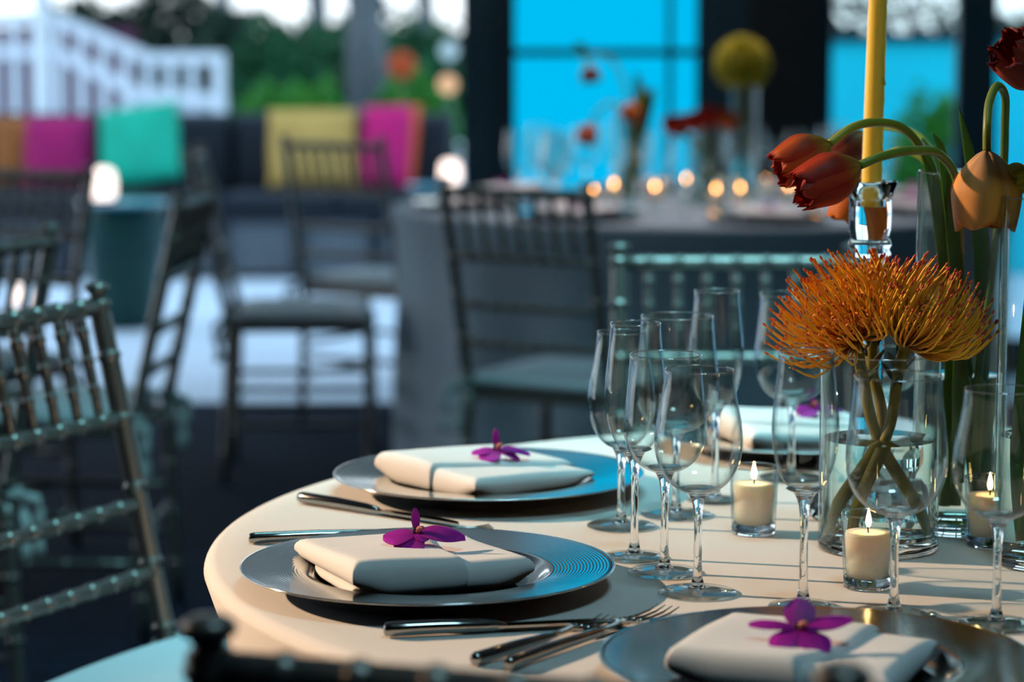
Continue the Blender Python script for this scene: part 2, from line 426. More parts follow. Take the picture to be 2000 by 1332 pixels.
def orchid(loc, spread, rz, seed, label, tilt=(0, 0)):
    r = empty('orchid_bloom', loc, R(rz), label=label, cat='flower', group='orchids on the napkins'); r.rotation_euler = (R(tilt[0]), R(tilt[1]), R(rz))
    pr = lambda u: 1.25 * (math.sin(PI * min(1, .07 + u * .88)) ** .8) * (.75 + .35 * u)
    for i, (ang, L, Wd, up, dr) in enumerate(spread):
        a = R(ang); xd = Vector((math.cos(a) * math.cos(R(up)), math.sin(a) * math.cos(R(up)), math.sin(R(up))))
        yd = Vector((-math.sin(a), math.cos(a), 0)); nz = xd.cross(yd)
        m = MB(); petal(m, L, Wd, pr, lambda u, dr=dr, L=L: dr * L * u * u, (0, 0, .009), xd, yd, nz, c0=(.30, .0, .25), c1=(.58, .02, .52), cup=-.12, ruffle=.0009, seed=seed * 9 + i)
        m.build('petal', m_orch, r)
    m = MB(); m.tube(bezier([(0, 0, .006), (.001, 0, .011), (.004, -.002, .015), (.007, -.004, .015)], 5), [.002] * 5 + [.0026] * 5 + [.002] * 4 + [.0010] * 2, 8); m.build('lip', m_lip, r)
    m = MB(); m.tube(bezier([(0, 0, .0), (-.002, 0, .007), (-.001, .001, .013)], 5), [.0022] * 10 + [.0026], 8); m.build('column', m_orch, r)
    return r
O1 = [(180, .030, .0125, -2, -.12), (245, .028, .0125, -8, -.28), (5, .040, .0135, 14, -.42), (100, .022, .0034, 66, .1), (310, .014, .006, 10, -.3)]
O2 = [(178, .026, .010, 4, -.2), (235, .022, .0115, 2, -.3), (10, .034, .009, 12, -.42), (95, .022, .0034, 68, .1), (345, .026, .007, -2, -.3)]
O3 = [(82, .026, .0105, 34, .0), (170, .036, .0062, 16, -.25), (226, .030, .0095, 4, -.2), (304, .032, .0115, 2, -.15), (10, .040, .0090, 20, -.25)]
ORCH = [O1, O2, O3, O2]
NAPL = ['folded ivory napkin with open left pocket under a drooping orchid', 'folded ivory napkin turned cornerwise on the charger by the ringed chair',
        'square folded napkin under the five-petalled orchid before the stemware', 'folded napkin on the charger behind the pincushion vase']
ORL = ['magenta orchid bloom with drooping petal casting shadow on the napkin', 'magenta orchid bloom with forked petal on the cornerwise napkin',
       'magenta orchid with five petals open wide on the square napkin', 'magenta orchid on the napkin behind the pincushion vase']
OFF = [((.004, -.003), .0), ((.012, -.006), 0), ((-.008, -.022), 0), ((.02, .02), 0)]
for i, ((x, y), rot, lab) in enumerate(PLATES):
    link('charger_plate', PL, None, (x, y, TZ + .0008), label=lab, cat='plate', group='silver charger plates')
    nz = TZ + .0066
    lift = (.002, .0, .002, .0)[i]
    ox = ((-.014, .010), (-.004, .004), (-.010, -.004), (.0, .0))[i]
    nr = empty('napkin', (x + ox[0], y + ox[1], nz), R(rot), label=NAPL[i], cat='napkin', group='folded napkins'); napkin_parts(nr, i + 1)
    (dx, dy), _ = OFF[i]
    ztop = nz + .0325
    orchid((x + ox[0] + dx, y + ox[1] + dy, ztop - .002 + lift), ORCH[i], 0, i, ORL[i], tilt=((16, 0), (10, 0), (16, 0), (10, 0))[i])

# ================================================================== cutlery
def knife(a, b, label):
    a, b = Vector(a), Vector(b); L = (b - a).length; r = empty('table_knife', (*a, TZ + .001), math.atan2((b - a).y, (b - a).x), label=label, cat='knife', group='table knives')
    m = MB(); hl = L * .47
    m.tube([(0, 0, .006), (.0015, 0, .006), (.006, 0, .006), (hl * .5, 0, .0062), (hl - .01, 0, .0055), (hl, 0, .005), (hl + .008, 0, .0045)], [.003, .0055, .0062, .0060, .0052, .0042, .003], 14); m.build('handle', m_steel, r)
    m = MB(); P = []
    for i in range(13):
        t = i / 12; x = lerp(hl, L, t); wy = .0095 * (1 if t < .7 else math.sqrt(max(0, 1 - ((t - .7) / .3) ** 2))) + .0004
        if t < .08: wy *= .45
        P.append([(x, -.004, .0052), (x, -.004, .0034), (x, -.004 + wy * 1.6, .0040), (x, -.004 + wy * 1.6, .0045), (x, -.004, .0052)])
    m.grid(P); m.add(P[0][:4], [(0, 1, 2, 3)]); m.add(P[-1][:4], [(3, 2, 1, 0)]); m.build('blade', m_steel, r, smooth=False)
    return r
def fork(a, b, label):
    a, b = Vector(a), Vector(b); L = (b - a).length; r = empty('table_fork', (*a, TZ + .001), math.atan2((b - a).y, (b - a).x), label=label, cat='fork', group='table forks')
    hl = L * .55; m = MB()
    m.tube([(0, 0, .005), (.0015, 0, .005), (.006, 0, .005), (hl * .5, 0, .0052), (hl - .01, 0, .0045), (hl, 0, .0045), (hl + L * .14, 0, .006)], [.003, .005, .0056, .0052, .0042, .0030, .0028], 12); m.build('handle', m_steel, r)
    x0 = hl + L * .12; x1 = x0 + L * .12; m = MB(); T = []; B = []
    for i in range(7):
        t = i / 6; x = lerp(x0, x1, t); wv = .0028 + .0092 * math.sin(t * PI / 2); z = .006 - .003 * math.sin(t * PI * .5)
        T.append([(x, wv * (j / 6 * 2 - 1), z + .002 * (j / 6 * 2 - 1) ** 2 + .0007) for j in range(7)]); B.append([(p[0], p[1], p[2] - .0014) for p in T[-1]])
    m.grid(T); m.grid(B); m.add(T[-1] + B[-1], [(j, j + 1, j + 8, j + 7) for j in range(6)])
    for s in (0, 6): m.add([q[s] for q in T] + [q[s] for q in B], [(j, j + 1, j + 8, j + 7) for j in range(6)])
    m.build('fork_head', m_steel, r)
    for k in range(4):
        y = -.0102 + k * .0068; m = MB()
        m.tube([(x1 - .002, y, .0040), (lerp(x1, L, .3), y, .0030), (lerp(x1, L, .7), y, .0038), (L, y, .0065)], [.0014, .0013, .0011, .0006], 6); m.build('tine', m_steel, r)
    return r
knife((-.221, 2.652), (-.050, 2.512), 'steel table knife between the two chargers on the left, handle towards the table edge')
fork((-.252, 2.437), (-.020, 2.490), 'steel table fork running behind the charger with open-pocket napkin')
knife((-.104, 2.054), (.091, 2.094), 'steel table knife lying beside two forks with its blade pointing to the glasses')
fork((-.030, 1.958), (.083, 2.104), 'shorter steel fork next to the knife, tines free of the charger')
fork((-.004, 1.944), (.132, 2.140), 'longer steel fork lying closest along the charger rim')

# ================================================================== stemware
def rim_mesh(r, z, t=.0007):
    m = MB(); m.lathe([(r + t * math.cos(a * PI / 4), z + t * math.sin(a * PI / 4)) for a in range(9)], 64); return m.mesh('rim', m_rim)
def wine_meshes(h, rim, mx, base, bowl, zmx, stem_r=.0036, name='wine'):
    """bowl = height of bowl bottom; zmx = height of greatest radius"""
    ps = []
    out = []
    n = 22
    zb = bowl
    for i in range(n + 1):           # bottom to widest
        t = i / n; a = t * PI / 2
        out.append((mx * math.sin(a) ** .92, zb + (zmx - zb) * (1 - math.cos(a)) ** 1.06))
    for i in range(1, 17):
        t = i / 16; s = t * t * (3 - 2 * t)
        out.append((lerp(mx, rim, s * .85 + .15 * t), lerp(zmx, h, t)))
    th = .0009
    inner = [(max(0, r - th), z) for r, z in out if z > zb + .006]
    inner = [(0, zb + .006)] + inner
    prof = out + [(rim - th * .5, h + .0006)] + list(reversed(inner))
    m = MB(); m.lathe(prof, 56); bw = m.mesh('bowl', m_thin)
    m = MB()
    st = [(0, .0042), (.0085, .0046), (.0060, .0075), (.0044, .014), (stem_r, .026), (stem_r * .93, (zb + .02) * .55), (stem_r, zb - .020), (stem_r * 1.35, zb - .009), (stem_r * 2.0, zb - .003), (.0095, zb + .0016), (.0135, zb + .0032), (.0160, zb + .0046), (.0150, zb + .0054), (.0080, zb + .0044), (0, zb + .0040)]
    m.lathe(st, 28); sm = m.mesh('stem', m_glass)
    m = MB(); m.lathe([(0, 0), (base - .002, 0), (base, .0008), (base - .0008, .0018), (base * .6, .0026), (base * .3, .0040), (0, .0046)], 56); fm = m.mesh('foot', m_foot)
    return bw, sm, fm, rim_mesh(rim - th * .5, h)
W_RED = wine_meshes(.197, .0300, .0385, .0345, .088, .135)
W_WHITE = wine_meshes(.199, .0325, .0375, .0330, .092, .132)
W_BIG = wine_meshes(.203, .0365, .0425, .0360, .085, .132)
W_EGG = wine_meshes(.194, .0245, .0335, .0340, .078, .128)
W_FLUTE = wine_meshes(.220, .0235, .0285, .0300, .098, .155)
STEMW = 'stemware of the place settings'
def glass(kind, x, y, label, name='wine_glass', group=STEMW, z=TZ + .0006, s=1):
    r = empty(name, (x, y, z), random.uniform(0, 6), label=label, cat='glass', group=group)
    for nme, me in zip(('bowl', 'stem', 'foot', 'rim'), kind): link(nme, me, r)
    r.scale = (s, s, s)
    return r
glass(W_EGG, .108, 2.525, 'tapered wine glass at the outer end of its cluster, by the cornerwise napkin')
glass(W_FLUTE, .114, 2.373, 'tall champagne flute overlapping the tapered wine glass', 'champagne_flute')
glass(W_WHITE, .138, 2.306, 'white wine glass between the flute and the rounded red wine glass')
glass(W_RED, .162, 2.220, 'rounded red wine glass in front of its cluster beside the lit votive')
glass(W_BIG, .166, 2.585, 'wide wine glass standing behind the white wine glass')
glass(W_FLUTE, .212, 2.668, 'champagne flute at the back of the cluster before the chair rail', 'champagne_flute')
glass(W_FLUTE, .248, 2.164, 'champagne flute standing alone between two lit votives', 'champagne_flute')
glass(W_BIG, .321, 2.135, 'wide wine glass in front of the pincushion vase')
glass(W_RED, .400, 2.097, 'red wine glass in front of the tall tulip vases')
glass(W_BIG, .306, 2.80, 'wine glass behind the lone flute, next to the napkin with hidden plate')
glass(W_WHITE, .410, 2.81, 'small wine glass behind the pincushion vase')

# ================================================================== votives
def votive_meshes(fl):
    r0, r1, h = .0215, .0240, .066
    m = MB(); m.lathe([(0, .010), (r0 - .0024, .010), (lerp(r0, r1, .4) - .0016, .028), (r1 - .0014, h - .001), (r1 - .0007, h), (r1, h - .001), (lerp(r0, r1, .4), .028), (r0, .010)], 44); cup = m.mesh('glass_cup', m_thin)
    m = MB(); m.lathe([(0, 0), (r0 - .001, 0), (r0, .001), (r0, .0098), (0, .0098)], 44); base = m.mesh('glass_base', m_glass)
    m = MB(); m.lathe([(0, .0104), (r0 - .0030, .0104), (r1 - .0034, .0475), (r1 - .0042, .0495), (.012, .0490), (0, .0485)], 40); wax = m.mesh('wax', m_wax)
    m = MB(); m.tube([(0, 0, .048), (.0004, 0, .052), (.0002, .0003, .0555)], .0007, 6); wick = m.mesh('wick', m_wick)
    m = MB(); m.lathe([(0, .0535), (.0016, .0548), (.0026, .0575), (.0024, .0610), (.0013, .0660), (0, .0710)], 14); f = m.mesh('flame', fl)
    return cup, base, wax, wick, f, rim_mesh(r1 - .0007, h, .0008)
VM = votive_meshes(m_flame); VM2 = votive_meshes(m_flame2)
def votive(x, y, z, label, ms=VM, group='lit votive candles'):
    r = empty('votive_candle', (x, y, z), random.uniform(0, 6), label=label, cat='candle', group=group)
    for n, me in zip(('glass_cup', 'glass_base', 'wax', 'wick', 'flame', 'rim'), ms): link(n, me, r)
    return r
votive(.236, 2.491, TZ + .0006, 'lit white votive between the red wine glass and the lone flute')
votive(.314, 2.245, TZ + .0006, 'lit white votive in front of the pincushion vase')
votive(.455, 2.43, TZ + .0006, 'lit white votive between the two tall tulip vases')

# ================================================================== vases and flowers
def cyl_vase(name, x, y, r, h, water, label, th=.0028, seg=64):
    v = empty(name, (x, y, TZ + .0006), label=label, cat='vase')
    m = MB(); m.lathe([(r, .008), (r, h - .001), (r - th * .5, h), (r - th, h - .001), (r - th, .012), (0, .012)], seg); m.build('glass_wall', m_vase, v)
    m = MB(); m.lathe([(0, 0), (r - .002, 0), (r, .002), (r, .0078), (r - .001, .0092), (0, .0092)], seg); m.build('glass_base', m_glass, v)
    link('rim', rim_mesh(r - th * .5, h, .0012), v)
    ri = r - th - .0004
    m = MB(); m.lathe([(0, .0125), (ri - .002, .0125), (ri, .014), (ri, water - .0004), (ri - .001, water), (0, water)], seg)
    m.build('water', m_water, v, auto=R(40))
    return v
VX, VY = .347, 2.416
cyl_vase('glass_vase', VX, VY, .0565, .187, .106, 'short cylinder vase holding orange pincushion flowers in water')
AX, AY = .437, 2.505
cyl_vase('glass_vase', AX, AY, .0445, .352, .154, 'tall cylinder vase holding the drooping tulips')
BX, BY = .489, 2.345
cyl_vase('glass_vase', BX, BY, .0450, .338, .12, 'tall cylinder vase standing nearest the red wine glass with tulip leaves inside')

m_pin = M('pincushion_styles', (.9, .35, .02), .45, attr='Col', noise=(90, (.65, .18, .01), .25), back=.12)
m_tip = M('pincushion_tips', (.55, .03, .01), .4, attr='Col', noise=(90, (.35, .01, .01), .4))
m_stemp = M('woody_stem', (.26, .20, .010), .6, noise=(60, (.13, .11, .008), .8), bump=(120, .5, .002))
m_pleaf = M('pincushion_leaf', (.05, .07, .015), .5, noise=(40, (.03, .045, .01), .7), back=.15)
def pincushion(base, axis, L, spread, stem, seed, label, tipc, n=300, bias=0):
    rnd = random.Random(seed); bx, by, ax = frame(axis); base = Vector(base)
    r = empty('pincushion_flower', base, label=label, cat='flower', group='pincushion flowers in the short vase')
    pins = MB(); tips = MB(); loops = MB()
    for i in range(n):
        q = (i + .5) / n; th = math.acos(1 - q * (1 - math.cos(R(spread)))) ; ph = i * 2.39996 + rnd.uniform(-.2, .2)
        th += rnd.uniform(-.06, .06)
        d = lambda t: (bx * math.cos(ph) + by * math.sin(ph)) * math.sin(t) + ax * math.cos(t)
        l = L * rnd.uniform(.86, 1.08) * (1 - .12 * math.cos(th))
        s = d(min(th * 1.05, 1.75)) * .007
        p1 = s + d(th * 1.16 + .22) * l * .38; p2 = s + d(th * 1.10 + .12) * l * .74; p3 = s + d(th * .96) * l
        P = bezier([s, p1, p2, p3], 2)
        k = len(P); sh = rnd.uniform(-.1, .1)
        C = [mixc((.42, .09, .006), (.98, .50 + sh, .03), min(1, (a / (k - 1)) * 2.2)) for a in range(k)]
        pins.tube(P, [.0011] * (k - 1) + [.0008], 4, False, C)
        e = (P[-1] - P[-2]).normalized(); tl = .0042
        tc_ = mixc(tipc, (.75, .16, .01), rnd.random() * .6)
        tips.tube([P[-1] - e * .001, P[-1] + e * .0008, P[-1] + e * tl * .6, P[-1] + e * tl], [.0006, .00125, .00125, .0003], 5, True, tc_)
    for i in range(110):       # curled perianth ribbons at the heart
        th = math.acos(1 - rnd.random() * (1 - math.cos(R(spread * .9)))); ph = rnd.uniform(0, 6.28)
        d0 = (bx * math.cos(ph) + by * math.sin(ph)) * math.sin(th) + ax * math.cos(th)
        c0 = d0 * L * rnd.uniform(.42, .60); u, v, _ = frame(d0 + Vector((rnd.uniform(-.6, .6), rnd.uniform(-.6, .6), rnd.uniform(-.6, .6))))
        rr = rnd.uniform(.0022, .0042); cc = mixc((.85, .16, .02), (.85, .36, .02), rnd.random())
        loops.tube([d0 * .012] + [c0 + u * rr * math.cos(a * .9) + v * rr * math.sin(a * .9) + d0 * .0004 * a for a in range(6)], .0010, 4, False, cc)
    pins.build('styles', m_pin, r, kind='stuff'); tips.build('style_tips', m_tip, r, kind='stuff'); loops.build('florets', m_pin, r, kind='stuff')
    m = MB(); m.lathe([(0, -.004), (.007, -.002), (.010, .004), (.009, .012), (.004, .020), (0, .022)], 14)
    mt = Matrix((bx, by, ax)).transposed(); m.v = [tuple(mt @ Vector(p)) for p in m.v]; m.build('receptacle', m_stemp, r)
    P = bezier([Vector((0, 0, 0)) - ax * .001] + [Vector(p) - base for p in stem], 6); k = len(P)
    m = MB(); m.tube(P, [lerp(.0058, .0050, i / k) for i in range(k)], 9); m.build('stem', m_stemp, r)
    for j in range(7):
        t = .06 + .05 * j; p = P[int(t * (k - 1))]; a = j * 2.4 + seed
        xd = Vector((math.cos(a) * .5, math.sin(a) * .5, .85)); yd = Vector((-math.sin(a), math.cos(a), 0)); nz = xd.cross(yd)
        m = MB(); petal(m, .026, .0042, lambda u: math.sin(PI * min(1, .15 + .83 * u)) ** .7, lambda u: -.004 * u * u, p, xd, yd, nz, c0=(.05, .07, .015), c1=(.06, .08, .02), nu=5, nv=3); m.build('leaf', m_pleaf, r)
    return r
Zt = TZ
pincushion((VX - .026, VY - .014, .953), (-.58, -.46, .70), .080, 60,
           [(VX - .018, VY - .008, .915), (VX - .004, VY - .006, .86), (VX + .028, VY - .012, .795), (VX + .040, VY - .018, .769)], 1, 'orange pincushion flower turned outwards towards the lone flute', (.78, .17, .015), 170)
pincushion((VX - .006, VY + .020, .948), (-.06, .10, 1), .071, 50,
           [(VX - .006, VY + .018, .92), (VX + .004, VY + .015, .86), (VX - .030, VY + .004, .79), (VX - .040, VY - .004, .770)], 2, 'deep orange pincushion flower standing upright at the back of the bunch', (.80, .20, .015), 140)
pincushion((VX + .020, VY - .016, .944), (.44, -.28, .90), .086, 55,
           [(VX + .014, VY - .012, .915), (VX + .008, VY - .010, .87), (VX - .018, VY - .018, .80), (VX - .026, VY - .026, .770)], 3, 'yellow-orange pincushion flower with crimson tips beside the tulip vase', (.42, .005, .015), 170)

m_tul = M('tulip_petal', (.8, .3, .05), .55, spec=.3, attr='Col', noise=(40, (.55, .10, .02), .15), back=.2)
m_tstem = M('tulip_stem', (.16, .26, .02), .4, attr='Col', noise=(25, (.10, .18, .02), .5), back=.1)
m_tleaf = M('tulip_leaf', (.09, .21, .03), .35, noise=(20, (.14, .24, .02), .6), back=.3)
def tulip(base, axis, L, rad, stem, label, cin, cout, cbase, seed=0, mouth=.92, fringe=0, sr=.0042, sc=((.10, .20, .02), (.30, .34, .02)), group=None, npet=6):
    rnd = random.Random(seed); bx, by, ax = frame(axis); base = Vector(base)
    r = empty('tulip', base, label=label, cat='flower', group=group)
    for k in range(npet):
        outer = k % 2; a0 = 2 * PI * k / npet + rnd.uniform(-.06, .06); rs = rad * (1.0 if outer else .93); hw = R(52)
        ll = L * rnd.uniform(.94, 1.02)
        nu, nv = 16, 10; T = []; Bt = []; C = []
        def surf(u, v, off):
            rr = rs * (math.sin(min(1, u * 1.75) * PI / 2) ** .75) * (1 if u < .55 else lerp(1, mouth, ((u - .55) / .45) ** 1.4)) + .0015
            wd = (.42 + .58 * math.sin(PI / 2 * min(1, u / .55))) if u < .66 else math.sqrt(max(0.0, 1 - ((u - .66) / .345) ** 3.2))
            an = a0 + hw * wd * v
            fr = 0
            if fringe and u > .8: fr = fringe * rnd.uniform(-1, 1) * (u - .8) / .2
            rib = .0010 * math.cos(v * PI * .5) * math.sin(u * PI) * (1 if outer else .4)
            rho = rr + rib - off - .0016 * abs(v) ** 2
            return (bx * math.cos(an) + by * math.sin(an)) * rho + ax * (ll * (u - .02 - .015 * v * v * u) + fr)
        for i in range(nu + 1):
            u = i / nu; t = []; b = []
            for j in range(nv + 1):
                v = j / nv * 2 - 1; p = surf(u, v, 0); q = p - (bx * math.cos(a0) + by * math.sin(a0)) * .0007
                t.append(p); b.append(q)
                cc = mixc(cbase, mixc(cout, cin, min(1, abs(v) * .9)), min(1, u * 2.6)); st = .85 + .15 * math.sin(v * 24 + u * 3)
                C.append(tuple(x * st for x in cc))
            T.append(t); Bt.append(b)
        m = MB(); m.grid(T, C); m.grid(Bt, C)
        m.build('petal', m_tul, r)
    P = [p - base for p in bezier([base] + [Vector(p) for p in stem], 10)]; k = len(P)
    m = MB(); m.tube(P, [sr] * k, 10, True, [mixc(sc[1], sc[0], min(1, i / k * 1.3)) for i in range(k)]); m.build('stem', m_tstem, r)
    return r
def tleaf(r, pts, wd, face):
    P = bezier(pts, 8); k = len(P); T = []; B = []
    f = Vector(face).normalized()
    for i, p in enumerate(P):
        u = i / (k - 1); t = (P[min(i + 1, k - 1)] - P[max(0, i - 1)]).normalized(); s = t.cross(f).normalized(); n = s.cross(t)
        wv = wd * (math.sin(PI * min(1, .2 + .8 * u)) ** .8 if u < .98 else .04)
        row = [p + s * wv * v + n * (.35 * wv * v * v) for v in (-1, -.6, -.2, .2, .6, 1)]
        T.append(row); B.append([q - n * .0008 for q in row])
    m = MB(); m.grid(T); m.grid(B); m.build('leaf', m_tleaf, r)
def rel(o, ps): return [Vector(p) - Vector(o.location) for p in ps]
ORG = ((.92, .36, .03), (.90, .40, .12), (.85, .60, .38))
REDC = ((.34, .003, .006), (.52, .045, .012), (.34, .30, .03))
# hanging orange tulip
t = tulip((.4385, 2.395, 1.128), (-.02, -.03, -1), .076, .0315,
          [(.4386, 2.397, 1.150), (.4425, 2.41, 1.172), (.452, 2.425, 1.187), (.4625, 2.44, 1.178), (.466, 2.455, 1.150), (.468, 2.47, 1.10), (.462, 2.485, 1.0), (.452, 2.49, .90), (.448, 2.495, .775)],
          'pale orange tulip hanging head down over the tall vase', *ORG, seed=1, mouth=.86, sr=.0040, sc=((.06, .13, .02), (.20, .24, .03)))
tleaf(t, rel(t, [(.436, 2.50, .80), (.432, 2.49, .95), (.420, 2.475, 1.06), (.408, 2.465, 1.122), (.399, 2.46, 1.142)]), .0075, (.3, -1, 0))
tleaf(t, rel(t, [(.455, 2.51, .80), (.458, 2.50, .95), (.452, 2.50, 1.06), (.440, 2.495, 1.12), (.428, 2.49, 1.165)]), .008, (-.2, -1, 0))
# red-orange fringed tulips leaning past the candle
t = tulip((.3180, 2.370, 1.116), (-.86, -.30, -.32), .066, .0225,
          [(.340, 2.378, 1.124), (.372, 2.40, 1.128), (.402, 2.43, 1.122), (.424, 2.46, 1.09), (.432, 2.49, 1.02), (.440, 2.50, .90), (.452, 2.515, .775)],
          'fringed red tulip held lowest in front of the yellow taper candle', *REDC, seed=2, mouth=.80, fringe=.006, sc=((.07, .15, .02), (.20, .27, .02)))
tleaf(t, rel(t, [(.430, 2.505, .82), (.424, 2.50, .96), (.410, 2.495, 1.07), (.398, 2.49, 1.115), (.386, 2.485, 1.135)]), .0075, (.2, -1, .1))
tulip((.2975, 2.430, 1.133), (-.80, -.15, -.40), .058, .0220,
      [(.320, 2.44, 1.148), (.345, 2.455, 1.152), (.372, 2.475, 1.146), (.394, 2.49, 1.123), (.416, 2.50, 1.07), (.428, 2.51, .95), (.430, 2.515, .775)],
      'red and yellow tulip arching behind the yellow taper candle', (.42, .006, .008), (.58, .10, .015), (.34, .30, .03), seed=3, mouth=.80, fringe=.003, sc=((.07, .13, .02), (.36, .36, .02)))
tulip((.3740, 2.745, 1.130), (-.7, .1, -.55), .045, .0185,
      [(.385, 2.72, 1.138), (.402, 2.61, 1.136), (.420, 2.55, 1.11), (.432, 2.525, 1.04), (.440, 2.52, .92), (.438, 2.52, .775)],
      'dark maroon tulip behind the candlestick rim', (.12, .012, .015), (.22, .05, .03), (.30, .26, .10), seed=4, mouth=.8)
tulip((.3660, 2.660, 1.094), (-.38, .02, -.9), .060, .0240,
      [(.376, 2.64, 1.110), (.392, 2.565, 1.120), (.412, 2.54, 1.10), (.424, 2.52, 1.03), (.446, 2.515, .92), (.460, 2.515, .775)],
      'orange tulip hanging behind the crystal candle cup', (.80, .22, .02), (.62, .14, .02), (.45, .30, .05), seed=5, mouth=.9, sc=((.08, .14, .02), (.38, .38, .02)))
# tulips of the nearer tall vase
t = tulip((.482, 2.33, 1.195), (-.55, -.2, .35), .055, .024,
      [(.492, 2.335, 1.185), (.505, 2.34, 1.15), (.505, 2.345, 1.08), (.492, 2.345, .95), (.476, 2.34, .775)],
      'dark crimson fringed tulip rising above the nearer tall vase', (.16, .003, .008), (.24, .02, .012), (.30, .10, .02), seed=6, mouth=.95, fringe=.007)
tleaf(t, rel(t, [(.470, 2.335, .775), (.462, 2.33, .86), (.470, 2.335, .98), (.478, 2.34, 1.08), (.474, 2.34, 1.15)]), .008, (0, -1, 0))
tleaf(t, rel(t, [(.500, 2.345, .775), (.510, 2.345, .90), (.505, 2.345, 1.02), (.492, 2.34, 1.10)]), .007, (0, -1, 0))
tulip((.474, 2.400, 1.108), (-.30, -.3, -.15), .030, .0135,
      [(.483, 2.402, 1.11), (.493, 2.39, 1.10), (.497, 2.375, 1.06), (.500, 2.36, .95), (.512, 2.355, .775)],
      'small yellow-green bud at the rim of the nearer tall vase', (.60, .50, .03), (.62, .42, .03), (.25, .30, .03), seed=7, mouth=.7)

# ================================================================== crystal candlestick and taper
CX, CY = .357, 2.578
cs = empty('candlestick', (CX, CY, TZ + .0006), label='cut crystal candlestick holding the tall yellow taper', cat='candlestick')
m = MB()
prof = [(0, 0), (.056, 0), (.060, .004), (.059, .010), (.050, .024), (.038, .036), (.022, .043), (.0, .044)]
m.lathe(prof, 16)
m.v = [((x + .0016 * math.sin(9 * z * 100 + k)), y + .0016 * math.cos(k * 1.7), z) if z > .003 else (x, y, z) for k, (x, y, z) in enumerate(m.v)]
m.build('faceted_base', m_crystal, cs, smooth=False)
m = MB(); m.lathe([(0, .0442), (.014, .0442), (.020, .056), (.022, .066), (.017, .078), (.0125, .084), (.0150, .10), (.0165, .19), (.0170, .252), (.0150, .260), (0, .261)], 10); m.build('fluted_column', m_crystal, cs, smooth=False)
m = MB(); m.lathe([(0, .2612), (.0190, .2612), (.0218, .2660), (.0195, .2705), (.0222, .2755), (.0200, .281), (0, .2812)], 40); m.build('ringed_collar', m_crystal, cs)
m = MB(); m.lathe([(0, .2814), (.0190, .2814), (.0212, .292), (.0216, .306), (.0212, .318), (.0232, .328), (.0266, .3355), (.0270, .338), (.0262, .339), (.0215, .335), (.0140, .325), (.0105, .320), (.0100, .314), (0, .313)], 24); m.build('candle_cup', m_crystal, cs, smooth=True, auto=R(30))
ta = empty('taper_candle', (CX, CY, TZ + .0006 + .3137), label='tall yellow taper candle with wax drips in crystal candlestick', cat='candle'); ta.rotation_euler = (0, R(1.0), 0)
m = MB(); m.lathe([(0, 0), (.0088, 0), (.0093, .004), (.0096, .05), (.0090, .16), (.0084, .26), (.0080, .30), (.0066, .305), (0, .303)], 32); m.build('wax_body', m_ywax, ta)
for k, (a, z0, z1, rr) in enumerate(((-.35, .015, .09, .0014), (-.22, .05, .18, .0013), (-.45, .12, .29, .0016), (-.15, .20, .30, .0013))):
    m = MB(); P = []; n = 14
    for i in range(n + 1):
        z = lerp(z0, z1, i / n); ro = lerp(.0095, .0079, z / .3) + .0002; aa = a + .08 * math.sin(i * 1.3 + k); P.append((ro * math.cos(aa), ro * math.sin(aa), z))
    m.tube(P, [rr * (1 + .35 * math.sin(i * 2.1 + k)) * (1.3 if i == 0 else 1) for i in range(n + 1)], 6); m.build('wax_drip', m_ywax, ta)
m = MB(); m.tube([(0, 0, .302), (.0005, 0, .308), (.0008, 0, .313)], .0008, 6); m.build('wick', m_wick, ta)
m = MB(); m.lathe([(0, .309), (.0024, .312), (.0040, .318), (.0036, .326), (.0018, .338), (0, .346)], 16); m.build('flame', m_flame, ta)

